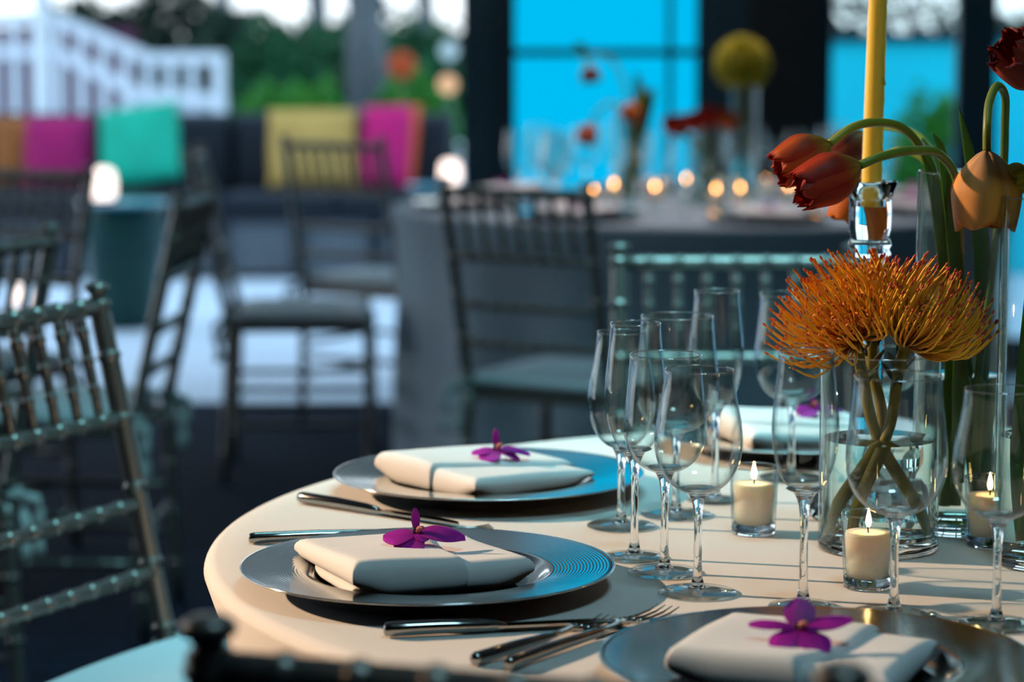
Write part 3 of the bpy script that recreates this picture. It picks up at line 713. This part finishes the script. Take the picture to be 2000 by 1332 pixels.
# ================================================================== chairs
def bamboo(m, p0, p1, r, nodes, n=10, swell=1.17, r1=None):
    p0, p1 = Vector(p0), Vector(p1); L = (p1 - p0).length; r1 = r1 or r
    st = [(0, 1)]
    for t in sorted(nodes):
        d = .0050 / L
        st += [(t - d * 1.9, 1), (t - d, 1), (t - d * .6, swell), (t + d * .6, swell), (t + d, 1), (t + d * 1.9, 1)]
    st.append((1, 1)); st = [(min(1, max(0, t)), s) for t, s in st]
    m.tube([p0.lerp(p1, t) for t, s in st], [lerp(r, r1, t) * s for t, s in st], n)
HW = .178
def back_y(z): return -.185 - .105 * max(0, (z - .44)) / .46 if z > .44 else -.185 - .02 * (.44 - z) / .44
def make_chair():
    r = empty('chiavari_chair', (0, 0, 0))
    for s in (-1, 1):
        x = s * HW
        m = MB(); bamboo(m, (x, back_y(.44), .44), (x, back_y(.895), .895), .0135, [(z - .44) / .455 for z in (.475, .558, .655, .742, .822, .886)], 12); 
        bamboo(m, (x * 1.02, back_y(0), 0), (x, back_y(.44), .44), .0125, [.2, .45, .7, .9], 12, r1=.0135); p = m.build('back_post', m_chair, r)
        m = MB(); m.lathe([(0, -.004), (.0125, -.004), (.0135, 0), (.0090, .004), (.0115, .008), (.0160, .012), (.0160, .017), (.0100, .021), (0, .022)], 14, (x, back_y(.895), .895)); m.build('finial', m_chair, p)
        m = MB(); bamboo(m, (x * 1.08, .195, 0), (x * 1.08, .190, .435), .0125, [.15, .35, .55, .75, .93], 12); m.build('front_leg', m_chair, r)
        for z in (.16, .26):
            m = MB(); bamboo(m, (x * 1.02, back_y(z), z), (x * 1.08, .193, z), .0085, [.2, .4, .6, .8], 8); m.build('side_stretcher', m_chair, r)
    xs = [-HW + 2 * HW * (k + 1) / 8 for k in range(7)]
    nd = [(x + HW) / (2 * HW) for x in xs]
    for nme, z, rr in (('top_rail', .885, .0120), ('back_rail', .742, .0105), ('back_rail', .632, .0100), ('back_rail', .545, .0100)):
        m = MB(); bamboo(m, (-HW, back_y(z), z), (HW, back_y(z), z), rr, nd, 10); m.build(nme, m_chair, r)
    for x in xs:
        m = MB(); bamboo(m, (x, back_y(.742), .742), (x, back_y(.885), .885), .0062, [.3, .55, .8], 8, r1=.0075); m.build('spindle', m_chair, r)
    for z in (.16, .26, .38):
        m = MB(); bamboo(m, (-HW * 1.08, .193, z), (HW * 1.08, .193, z), .0085, [.15, .33, .5, .67, .85], 8); m.build('front_stretcher', m_chair, r)
    m = MB(); bamboo(m, (-HW, back_y(.22), .22), (HW, back_y(.22), .22), .0085, [.2, .4, .6, .8], 8); m.build('back_stretcher', m_chair, r)
    m = MB(); P = []
    m.box((-.186, -.185, .415), (.186, .19, .44)); m.build('seat_frame', m_chair, r, smooth=False)
    m = MB(); hb = lambda x, y: .4405
    ht = lambda x, y: .472 + .016 * (1 - (x / .19) ** 2) * (1 - (y / .19) ** 2)
    slab(m, -.188, .188, -.168, .192, hb, ht, ed=.022, nu=24, nv=24); me = m.mesh('cushion', m_seatpad)
    bm = bmesh.new(); bm.from_mesh(me); bmesh.ops.remove_doubles(bm, verts=bm.verts, dist=2e-5); bmesh.ops.recalc_face_normals(bm, faces=bm.faces); bm.to_mesh(me); bm.free()
    cu = link('cushion', me, r)
    for s in (-1, 1):      # tie ribbons at the rear corners
        x = s * (HW + .004); m = MB()
        m.tube(bezier([(x * .9, -.16, .455), (x + s * .016, -.185, .458), (x, -.206, .455), (x - s * .014, -.19, .45)], 4), [.006, .008, .009, .008] * 3 + [.006], 8)
        for k in (-1, 1):
            m.tube(bezier([(x + s * .01, -.203, .452), (x + s * (.03 + .008 * k), -.212 - .012 * k, .43), (x + s * (.026 + .016 * k), -.215, .385), (x + s * (.03 + .02 * k), -.212, .34)], 4), [.004, .007, .010, .012] * 3 + [.010], 8)
        m.build('tie', m_tie, cu)
    return r
proto = make_chair()
CH = [((-.358, 3.020), (.89, -.46), 'gunmetal bamboo-style chair pulled to the ivory table beside the cornerwise napkin'),
      ((.090, 1.631), (.31, .95), 'dark bamboo-style chair drawn up to the charger beside two forks'),
      ((.342, 3.645), (.0, -1), 'bamboo-style chair across the ivory table, its teal-lit top rail behind the glasses'),
      ((.150, 5.83), (.50, .86), 'bamboo-style chair drawn up to the grey-clothed table, ivory pad seen through its back'),
      ((-.590, 7.20), (1, .03), 'side-on bamboo-style chair facing the grey-clothed table'),
      ((-.400, 8.12), (.50, .86), 'bamboo-style chair in front of the gold cushion'),
      ((-.940, 5.36), (-1, .06), 'bamboo-style chair turned away from the grey-clothed table, back edge-on'),
      ((-1.105, 4.265), (-.9, .42), 'bamboo-style chair right behind the chair at the cornerwise napkin'),
      ((-1.315, 6.08), (-.5, -.85), 'bamboo-style chair in front of the teal glazed garden stool')]
for i, ((x, y), (fx, fy), lab) in enumerate(CH):
    rz = math.atan2(-fx, fy)
    o = proto if i == 0 else copy_tree(proto)
    o.location = (x, y, 0); o.rotation_euler = (0, 0, rz); tag(o, lab, 'chair', 'bamboo-style banquet chairs')

# ================================================================== far table setting
FG = 'glasses on the grey-clothed table'
lo = lambda: None
rnd = random.Random(21)
far_kinds = [(W_RED, 'red wine glass'), (W_FLUTE, 'champagne flute'), (W_BIG, 'wide wine glass')]
n = 0
for k in range(8):
    a = R(k * 45 + 12); 
    for j, (kd, nm) in enumerate(far_kinds):
        rr = .47 + .035 * (j - 1); aa = a + R(9 * (j - 1) + 16)
        glass(kd, UX + rr * math.cos(aa), UY + rr * math.sin(aa), nm + ' among the candles on the grey-clothed table', nm.replace(' ', '_'), FG)
    px, py = UX + .64 * math.cos(a), UY + .64 * math.sin(a)
    link('charger_plate', PL, None, (px, py, TZ + .0008), label='silver charger plate on the grey-clothed table', cat='plate', group='chargers on the grey-clothed table')
    nr = empty('napkin', (px, py, TZ + .0066), a, label='folded napkin on a charger of the grey-clothed table', cat='napkin', group='napkins on the grey-clothed table')
    if k == 0:
        napkin_parts(nr, 50); NP0 = nr
        ob = orchid((px, py, TZ + .030), O3, 40, 77, 'magenta orchid on a napkin of the grey-clothed table'); ob['group'] = 'orchids on the grey-clothed table'
    else:
        for ch in children(NP0): c2 = ch.copy(); col.objects.link(c2); c2.parent = nr
        copy_tree(ob, (px, py, TZ + .030), a)
FV = [(-.237, -.02), (-.10, .13), (-.13, -.14), (.03, -.24), (.10, -.19), (.24, -.10), (.20, .12), (-.02, .22), (.33, .02), (-.30, -.22)]
for k, (dx, dy) in enumerate(FV):
    votive(UX + dx, UY + dy, TZ + .0006, 'lit votive glowing amid glasses on the grey-clothed table', VM2, 'votives on the grey-clothed table')
# its centrepiece
def far_vase(x, y, r, h, label):
    v = empty('glass_vase', (x, y, TZ + .0006), label=label, cat='vase')
    m = MB(); m.lathe([(0, .006), (r - .003, .006), (r - .003, h), (r, h), (r, .003), (r - .002, 0), (0, 0)], 32); m.build('glass_wall', m_vase, v)
    m = MB(); m.lathe([(0, .0065), (r - .0036, .0065), (r - .0036, h * .4), (0, h * .4)], 32); m.build('water', m_water, v, auto=R(40)); return v
far_vase(.545, 7.20, .055, .19, 'short vase of red tulips on the grey-clothed table')
far_vase(.640, 7.16, .036, .33, 'slim tall vase holding the yellow mop-headed flower')
far_vase(.33, 7.30, .040, .27, 'tall vase of arching tulips on the grey-clothed table')
RED2 = ((.45, .01, .005), (.50, .03, .01), (.3, .1, .02))
for k, (x, y, z) in enumerate(((.455, 7.20, .965), (.505, 7.17, .975), (.545, 7.19, .985), (.590, 7.18, .980), (.475, 7.25, .96))):
    cc = RED2 if k != 3 else ((.75, .10, .01), (.75, .12, .01), (.4, .2, .02))
    tulip((x, y, z - .02), (.3 * (x - .52) * 10, -.3, .7), .055, .030, [(lerp(x, .545, .5), lerp(y, 7.2, .5), .93), (.545 + (x - .52) * .3, 7.2, .85), (.545 + (x - .52) * -.3, 7.2, .765)],
          ('open scarlet tulip in the short far vase' if k != 3 else 'orange-red tulip at the end of the short far vase'), *cc, seed=30 + k, mouth=1.05, group='scarlet tulips in the short far vase')
tulip((.225, 7.27, .975), (-.4, -.2, -.8), .065, .029, [(.235, 7.28, 1.0), (.27, 7.29, 1.03), (.31, 7.30, 1.01), (.325, 7.30, .90), (.33, 7.30, .765)], 'salmon tulip drooping lowest from the tall far vase', (.70, .12, .05), (.70, .16, .08), (.5, .3, .1), seed=41)
tulip((.352, 7.25, 1.03), (-.5, -.2, -.6), .060, .028, [(.36, 7.26, 1.05), (.37, 7.28, 1.06), (.36, 7.30, 1.0), (.345, 7.30, .90), (.34, 7.30, .765)], 'orange tulip bending close beside the tall far vase', (.75, .18, .02), (.70, .15, .03), (.5, .3, .1), seed=42)
t = tulip((.215, 7.27, 1.135), (.1, -.2, -1), .048, .028, [(.205, 7.28, 1.155), (.225, 7.29, 1.165), (.28, 7.30, 1.15), (.32, 7.30, 1.06), (.332, 7.30, .90), (.325, 7.30, .765)], 'dark red tulip on the highest arching stem before the cyan glazing', (.20, .01, .01), (.25, .03, .02), (.30, .25, .05), seed=43)
tleaf(t, rel(t, [(.335, 7.31, .78), (.35, 7.31, .95), (.36, 7.30, 1.05), (.345, 7.29, 1.12)]), .024, (0, -1, 0))
tleaf(t, rel(t, [(.325, 7.31, .78), (.36, 7.31, .95), (.385, 7.30, 1.04), (.40, 7.29, 1.08)]), .020, (0, -1, 0))
tleaf(t, rel(t, [(.215, 7.28, 1.16), (.200, 7.28, 1.175), (.185, 7.28, 1.19), (.175, 7.28, 1.185)]), .014, (0, -1, 0))
# yellow mop flower
yf = empty('yellow_chrysanthemum', (.632, 7.15, 1.145), label='large yellow mop-headed flower above the grey-clothed table', cat='flower')
m = MB(); r3 = random.Random(5)
for i in range(420):
    q = (i + .5) / 420; th = math.acos(1 - 2 * q * .93); ph = i * 2.39996
    d = Vector((math.sin(th) * math.cos(ph), math.sin(th) * math.sin(ph), math.cos(th)))
    p = bezier([d * .02, d * .05 + Vector((0, 0, .004)), d * (.078 + r3.uniform(-.006, .006)) - Vector((0, 0, .004))], 2)
    m.tube(p, [.004, .006, .006, .0055, .002], 5, True, mixc((.42, .40, .012), (.58, .46, .02), r3.random()))
m.build('florets', M('mop_petals', (.5, .4, .02), .6, attr='Col', noise=(30, (.3, .3, .02), .3), back=.2), yf, kind='stuff')
m = MB(); m.tube(bezier([(0, 0, 0), (.004, .005, -.12), (.010, .01, -.25), (.006, .01, -.385)], 6), .006, 8, True, (.15, .22, .03)); m.build('stem', m_tstem, yf)
m = MB(); m.lathe([(0, -.03), (.02, -.02), (.026, 0), (.02, .02), (0, .03)], 12); m.build('calyx', m_tleaf, yf)

# ================================================================== patio furniture
def sofa(x0, x1, y, label):
    r = empty('patio_sofa', ((x0 + x1) / 2, y, 0), label=label, cat='sofa', group='wicker patio sofas'); h = (x1 - x0) / 2
    npan = max(2, round(2 * h / .42)); pw = 2 * h / npan
    for k in range(npan):
        m = MB(); m.box((-h + k * pw + .03, .03, .03), (-h + (k + 1) * pw - .03, .06, .28)); m.build('base_panel', m_sofab, r, smooth=False)
    for k in range(npan + 1):
        m = MB(); xx = -h + k * pw; m.box((max(-h, xx - .03), .0, 0), (min(h, xx + .03), .07, .29)); m.build('base_post', m_sofa, r, smooth=False)
    m = MB(); m.box((-h, .0, .285), (h, .72, .33)); m.build('seat_frame', m_sofa, r, smooth=False)
    m = MB(); m.box((-h, .68, 0), (h, .75, .285)); m.build('rear_panel', m_sofa, r, smooth=False)
    nn = max(2, round(2 * h / .62)); cw = 2 * h / nn
    for k in range(nn):
        m = MB(); slab(m, -h + k * cw + .006, -h + (k + 1) * cw - .006, .01, .56, lambda x, y: .331, lambda x, y: .42, ed=.035); m.build('seat_cushion', m_sofa, r)
        m = MB(); slab(m, -h + k * cw + .006, -h + (k + 1) * cw - .006, -.20, .20, lambda x, y: 0, lambda x, y: .13, ed=.04)
        m.v = [(x, .70 - z + .16 * (y + .2) * .5, .60 + y) for x, y, z in m.v]; m.build('back_cushion', m_sofa, r)
    m = MB(); m.box((-h, .70, .30), (h, .76, .74)); m.build('back_frame', m_sofa, r, smooth=False)
    return r
sofa(-3.4, -1.452, 12.85, 'dark wicker patio sofa carrying the pink and teal cushions')
sofa(-1.448, -.30, 12.85, 'dark wicker patio sofa carrying the gold and magenta cushions')
def pillow(x, y, z, w, h, t, colr, col2, name, label, rz=0, tilt=18, roll=0):
    m = MB(); slab(m, -w / 2, w / 2, -h / 2, h / 2, lambda x, y: -t / 2 * (1 - (2 * x / w) ** 4) ** .5 * max(0, (1 - (2 * y / h) ** 4)) ** .5 - .006, lambda x, y: t / 2 * (1 - (2 * x / w) ** 4) ** .5 * max(0, (1 - (2 * y / h) ** 4)) ** .5 + .006, ed=.02)
    m.v = [(a * (1 - .10 * (1 - abs(2 * b / h)) * 0 - .05 * (1 - (2 * b / h) ** 2)), b * (1 - .05 * (1 - (2 * a / w) ** 2)), c_) for a, b, c_ in m.v]
    r = empty('throw_cushion', (x, y, z), label=label, cat='cushion', group='bright throw cushions')
    r.rotation_euler = (R(90 - tilt), R(roll), R(rz))
    m.v = [(a, b + h / 2, c_) for a, b, c_ in m.v]
    m.build('cover', M(name, colr, .8, noise=(9, col2, .6), bump=(150, .2, .002)), r)
    m = MB(); pts = []
    for k in range(40):
        a = 2 * PI * k / 40; cx, sx = math.cos(a), math.sin(a); q = 1 / max(abs(cx), abs(sx)) ** .85
        pts.append((w / 2 * .97 * max(-1, min(1, cx * q)), h / 2 * .97 * max(-1, min(1, sx * q)) + h / 2, 0))
    pts.append(pts[0]); m.tube(pts, .006, 6, False); m.build('piping', M(name + '_piping', col2, .8, noise=(9, colr, .3)), r)
    return r
pillow(-2.30, 13.12, .43, .34, .38, .12, (.42, .003, .13), (.32, .002, .10), 'pink_cover', 'deep pink cushion on the sofa behind the stool', 6)
pillow(-2.47, 13.22, .43, .34, .38, .10, (.36, .12, .02), (.28, .08, .02), 'rust_cover', 'rust-orange cushion peeking out behind the deep pink one', 12)
pillow(-1.86, 12.98, .465, .42, .43, .12, (.0, .46, .30), (.0, .34, .22), 'teal_cover', 'teal-green cushion leaning on the sofa behind the stool', -8, 26, -9)
pillow(-1.01, 13.10, .43, .45, .42, .12, (.62, .38, .10), (.50, .30, .07), 'gold_cover', 'gold cushion on the sofa beside the magenta one', 3)
pillow(-.655, 13.12, .43, .25, .44, .12, (.62, .003, .16), (.50, .002, .14), 'magenta_cover', 'magenta cushion on the sofa between gold and orange cushions', -10)
pillow(-.60, 13.24, .43, .20, .44, .08, (.75, .12, .03), (.62, .09, .03), 'orange_cover', 'narrow orange cushion tucked behind the magenta one', -16)
def stool(x, y, label, s=1):
    r = empty('garden_stool', (x, y, 0), label=label, cat='stool', group='teal glazed garden stools'); r.scale = (s, s, 1)
    m = MB(); m.lathe([(0, 0), (.105, 0), (.112, .012), (.135, .12), (.158, .28), (.170, .40), (.176, .47), (.180, .500), (.168, .512), (0, .512)], 48); m.build('glazed_body', m_stool, r)
    m = MB(); m.lathe([(0, .5125), (.186, .5125), (.190, .520), (.186, .5275), (0, .5275)], 48); m.build('stool_top', M('stool_top', (.05, .30, .42), .12, noise=(6, (.03, .22, .35), .5), coat=.6), r)  # cyan light falling on the top is put into its colour
    for k in range(10):
        a = 2 * PI * k / 10; m = MB(); m.lathe([(0, -.006), (.009, -.004), (.011, 0), (.009, .004), (0, .006)], 10, (.175 * math.cos(a), .175 * math.sin(a), .455)); m.build('stud', m_stool, r)
    return r
stool(-1.615, 10.75, 'teal glazed garden stool with white candle lamp in front of the teal cushion')
stool(-.335, 11.9, 'teal glazed garden stool with candle lamp near the steel column', .8)
def lampc(x, y, z, label, col_, s, rad=.035, h=.09):
    r = empty('candle_lamp', (x, y, z), label=label, cat='lamp', group='glowing candle lamps')
    m = MB(); m.lathe([(0, 0), (rad, 0), (rad * 1.05, .006), (rad, .010), (0, .010)], 24); m.build('lamp_base', m_frame, r)
    m = MB(); m.lathe([(0, .0105), (rad * .85, .0105), (rad, .03), (rad * 1.02, h * .6), (rad * .85, h * .92), (rad * .5, h), (0, h)], 24); m.build('frosted_shade', emat('lamp_%d' % (int(s * 10)), col_, s), r)
    return r
lampc(-1.70, 10.72, .528, 'white frosted candle lamp on the stool in front of the teal cushion', (1, .86, .80), 2.6, .058, .135)
lampc(-.282, 11.84, .528, 'white frosted candle lamp on the stool near the steel column', (1, .80, .72), 3.0, .045, .11)
lampc(-2.21, 11.6, -.005, 'amber candle lamp standing on the patio floor', (1, .52, .20), 2.6, .038, .09)

# ================================================================== white stair railing
ry = 16.0
rl = empty('stair_railing', (-2.45, ry, 0), label='white stair railing with slatted balusters behind the sofas', cat='railing')
X = lambda x: x + 2.45
def bar(name, a, b, hw, hd=.03):
    m = MB(); a, b = Vector(a), Vector(b); d = (b - a).normalized(); up = Vector((0, 1, 0)).cross(d).normalized() * hw; s = Vector((0, hd, 0))
    V = [a - up - s, a + up - s, a + up + s, a - up + s, b - up - s, b + up - s, b + up + s, b - up + s]
    m.add(V, [(0, 1, 2, 3), (7, 6, 5, 4), (0, 4, 5, 1), (1, 5, 6, 2), (2, 6, 7, 3), (3, 7, 4, 0)]); return m.build(name, m_white, rl, smooth=False)
path_top = [(-3.9, 1.30), (-2.80, 1.30), (-2.23, 1.055), (-1.80, 1.055)]
path_mid = [(-3.9, 1.09), (-2.80, 1.09), (-2.30, .84), (-1.80, .80)]
for pth, hw in ((path_top, .035), (path_mid, .035)):
    for (x0, z0), (x1, z1) in zip(pth, pth[1:]): bar('handrail' if pth is path_top else 'middle_rail', (X(x0), 0, z0), (X(x1), 0, z1), hw)
def zat(pth, x):
    for (x0, z0), (x1, z1) in zip(pth, pth[1:]):
        if x0 <= x <= x1: return lerp(z0, z1, (x - x0) / (x1 - x0))
x = -3.87
while x < -1.83:
    bar('baluster', (X(x), 0, .02), (X(x), 0, zat(path_top, x)), .026, .02); x += .136
m = MB(); m.box((X(-1.835), -.04, 0), (X(-1.765), .04, 1.09)); m.build('newel_post', m_white, rl, smooth=False)
m = MB(); m.box((X(-2.93), -.05, 0), (X(-2.84), .05, 1.36)); m.lathe([(0, 0), (.05, .02), (.065, .065), (.05, .11), (0, .13)], 16, (X(-2.885), 0, 1.36)); m.build('newel_post', m_white, rl)
st = empty('garden_steps', (-2.05, ry + .06, 0), label='white garden steps rising behind the railing', cat='steps')
for k in range(5):
    m = MB(); m.box((-.30 - .02 * k, .0, .16 * k), (.24 - .02 * k, 1.2, .16 * (k + 1) - .002)); m.build('step', m_white, st, smooth=False)
box_obj('plum_screen', (-4.6, 17.6, 0), (-2.55, 17.7, 1.25), m_plum, label='plum coloured screen wall behind the white railing', cat='wall')

# ================================================================== greenery
def leaves(m, n, shape, size, rnd):
    for _ in range(n):
        p = Vector(shape(rnd)); a = Vector((rnd.gauss(0, 1), rnd.gauss(0, 1), rnd.gauss(0, 1))).normalized(); b = a.orthogonal().normalized(); b.rotate(Matrix.Rotation(rnd.uniform(0, 6.28), 3, a)); c_ = a.cross(b)
        s = size * rnd.uniform(.6, 1.3)
        m.add([p - b * s, p + c_ * s * .45, p + b * s, p - c_ * s * .45], [(0, 1, 2, 3)])
def shrub(name, x, y, rx, ry_, z0, z1, mat, label, n, size=.05, seed=0, core=True, group=None, cat='shrub'):
    rnd = random.Random(seed); r = empty(name, (x, y, 0), label=label, cat=cat, group=group)
    def shp(q):
        while True:
            u = Vector((q.uniform(-1, 1), q.uniform(-1, 1), q.uniform(-1, 1)))
            l = (abs(u.x) ** 3 + abs(u.y) ** 3 + abs(u.z) ** 3) ** (1 / 3)
            if .55 < l < 1: break
        k = 1 + .18 * math.sin(u.x * 5 + seed) * math.cos(u.y * 4)
        return (u.x * rx, u.y * ry_, lerp(z0, z1, (u.z * .5 + .5)) * (k if u.z > 0 else 1))
    m = MB(); leaves(m, n, shp, size, rnd); m.build('foliage', mat, r, smooth=False, kind='stuff')
    for k in range(5):
        m = MB(); a = k * 1.3 + seed; m.tube([(.04 * math.cos(a), .04 * math.sin(a), 0), (rx * .3 * math.cos(a), ry_ * .3 * math.sin(a), lerp(z0, z1, .4)), (rx * .6 * math.cos(a), ry_ * .5 * math.sin(a), lerp(z0, z1, .75))], [.03, .02, .008], 6); m.build('branch', m_bark, r)
    return r
shrub('hedge', -3.1, 22.6, 1.35, .55,   .0, 1.42, m_leafd, 'dark clipped hedge beyond the white railing', 11000, .07, 1, group='hedges beyond the patio', cat='hedge')
shrub('hedge', -1.2, 23.9, 1.1, .5, .0, 1.30, m_leafd, 'dark hedge between the tree trunks', 4200, .07, 2, group='hedges beyond the patio', cat='hedge')
shrub('hedge', .6, 25.2, 1.0, .5, .0, 1.22, m_leafd, 'dark hedge behind the steel column', 3600, .07, 3, cat='hedge')
shrub('shrub', -1.62, 19.4, .55, .4, .1, 1.22, m_leafm, 'mid-green shrub beside the white newel post', 2600, .06, 4)
shrub('shrub', -1.32, 16.2, .30, .22, .35, .82, m_leafl, 'lime-green low shrub behind the gold cushion', 1500, .045, 5)
shrub('shrub', -1.66, 17.1, .11, .14, .30, .76, m_leafl, 'small lime-green shrub next to the railing end', 800, .045, 6)
shrub('shrub', -.62, 16.4, .28, .22, .35, .86, m_leafl, 'lime-green shrub behind the magenta cushion', 1500, .045, 7)
shrub('shrub', -.72, 18.8, .35, .3, .2, 1.22, m_leafm, 'mid-green shrub behind the thick tree trunk', 1500, .06, 8)
shrub('hedge', 3.2, 19.0, 2.6, .5, .0, 1.38, m_leafd, 'dark hedge above the cyan garden wall', 6000, .07, 9, cat='hedge')
shrub('shrub', 1.98, 12.1, .22, .16, .35, .88, m_leafl, 'lime shrub in front of the cyan garden wall', 1200, .04, 10)
def tree(x, y, rad, hgt, label, seed, crown=1.7):
    rnd = random.Random(seed); r = empty('tree', (x, y, 0), label=label, cat='tree', group='trees beyond the patio')
    P = bezier([(0, 0, 0), (.02, .01, 1.0), (-.03, .02, 2.2), (.03, 0, hgt)], 8); k = len(P)
    m = MB(); m.tube(P, [rad * lerp(1.08, .6, i / k) * (1 + .05 * math.sin(i * 1.7)) for i in range(k)], 14); m.build('trunk', m_bark, r)
    for j in range(4):
        a = j * 1.7 + seed; m = MB(); m.tube(bezier([(0, 0, hgt * .8), (.5 * math.cos(a), .5 * math.sin(a), hgt * 1.0), (crown * .7 * math.cos(a), crown * .7 * math.sin(a), hgt * 1.15)], 4), [rad * .45] * 4 + [rad * .25] * 4 + [.02], 8); m.build('branch', m_bark, r)
    def shp(q):
        u = Vector((q.gauss(0, 1), q.gauss(0, 1), q.gauss(0, 1))).normalized() * q.uniform(.6, 1); return (u.x * crown, u.y * crown, hgt * 1.15 + u.z * crown * .6)
    m = MB(); leaves(m, 1600, shp, .10, rnd); m.build('foliage', m_leafm, r, smooth=False, kind='stuff')
tree(-.955, 16.8, .135, 3.4, 'thick grey tree trunk between the gold and magenta cushions', 1)
tree(-.70, 20.9, .085, 3.6, 'slender grey tree trunk behind the magenta cushion', 2)
tree(-1.9, 25.5, .12, 3.8, 'grey tree trunk standing behind the mid-green shrub', 3)
tree(-3.3, 30.0, .10, 3.8, 'grey tree trunk behind the clipped hedge', 4)
# orange bloom and paper lantern in the garden
ob_ = empty('orange_bloom', (-.68, 16.0, 0), label='round orange bloom above the lime shrub', cat='flower')
m = MB()
for i in range(120):
    q = (i + .5) / 120; th = math.acos(1 - 2 * q); ph = i * 2.39996; d = Vector((math.sin(th) * math.cos(ph), math.sin(th) * math.sin(ph), math.cos(th)))
    m.tube([Vector((0, 0, 1.01)) + d * .03, Vector((0, 0, 1.01)) + d * .085], [.012, .014], 5)
m.build('petals', M('orange_bloom', (.75, .12, .02), .6, noise=(8, (.6, .06, .02), .5), back=.2), ob_, kind='stuff')
m = MB(); m.tube([(0, 0, 0), (.01, 0, .5), (0, 0, 1.0)], .012, 6, True, (.06, .14, .02)); m.build('stem', m_tstem, ob_)
def lantern(x, y, z, rad, label, c_, s):
    r = empty('garden_lantern', (x, y, 0), label=label, cat='lamp', group='garden lanterns')
    m = MB(); m.tube([(0, 0, 0), (0, 0, z - rad)], .014, 8); m.build('lantern_pole', m_frame, r)
    m = MB(); m.lathe([(0, -rad)] + [(rad * math.cos(R(a)), rad * math.sin(R(a))) for a in range(-75, 76, 15)] + [(0, rad)], 20, (0, 0, z)); m.build('paper_globe', emat('globe_%s' % label[6:10], c_, s), r)
lantern(-.395, 16.0, .895, .055, 'round warm-lit garden lantern beside the steel column', (1, .62, .38), 1.1)
lantern(-.42, 17.4, 1.09, .06, 'round cool-lit garden lantern above the warm one', (.5, .8, 1), .9)  # added glowing globe in place of a bright gap of sky
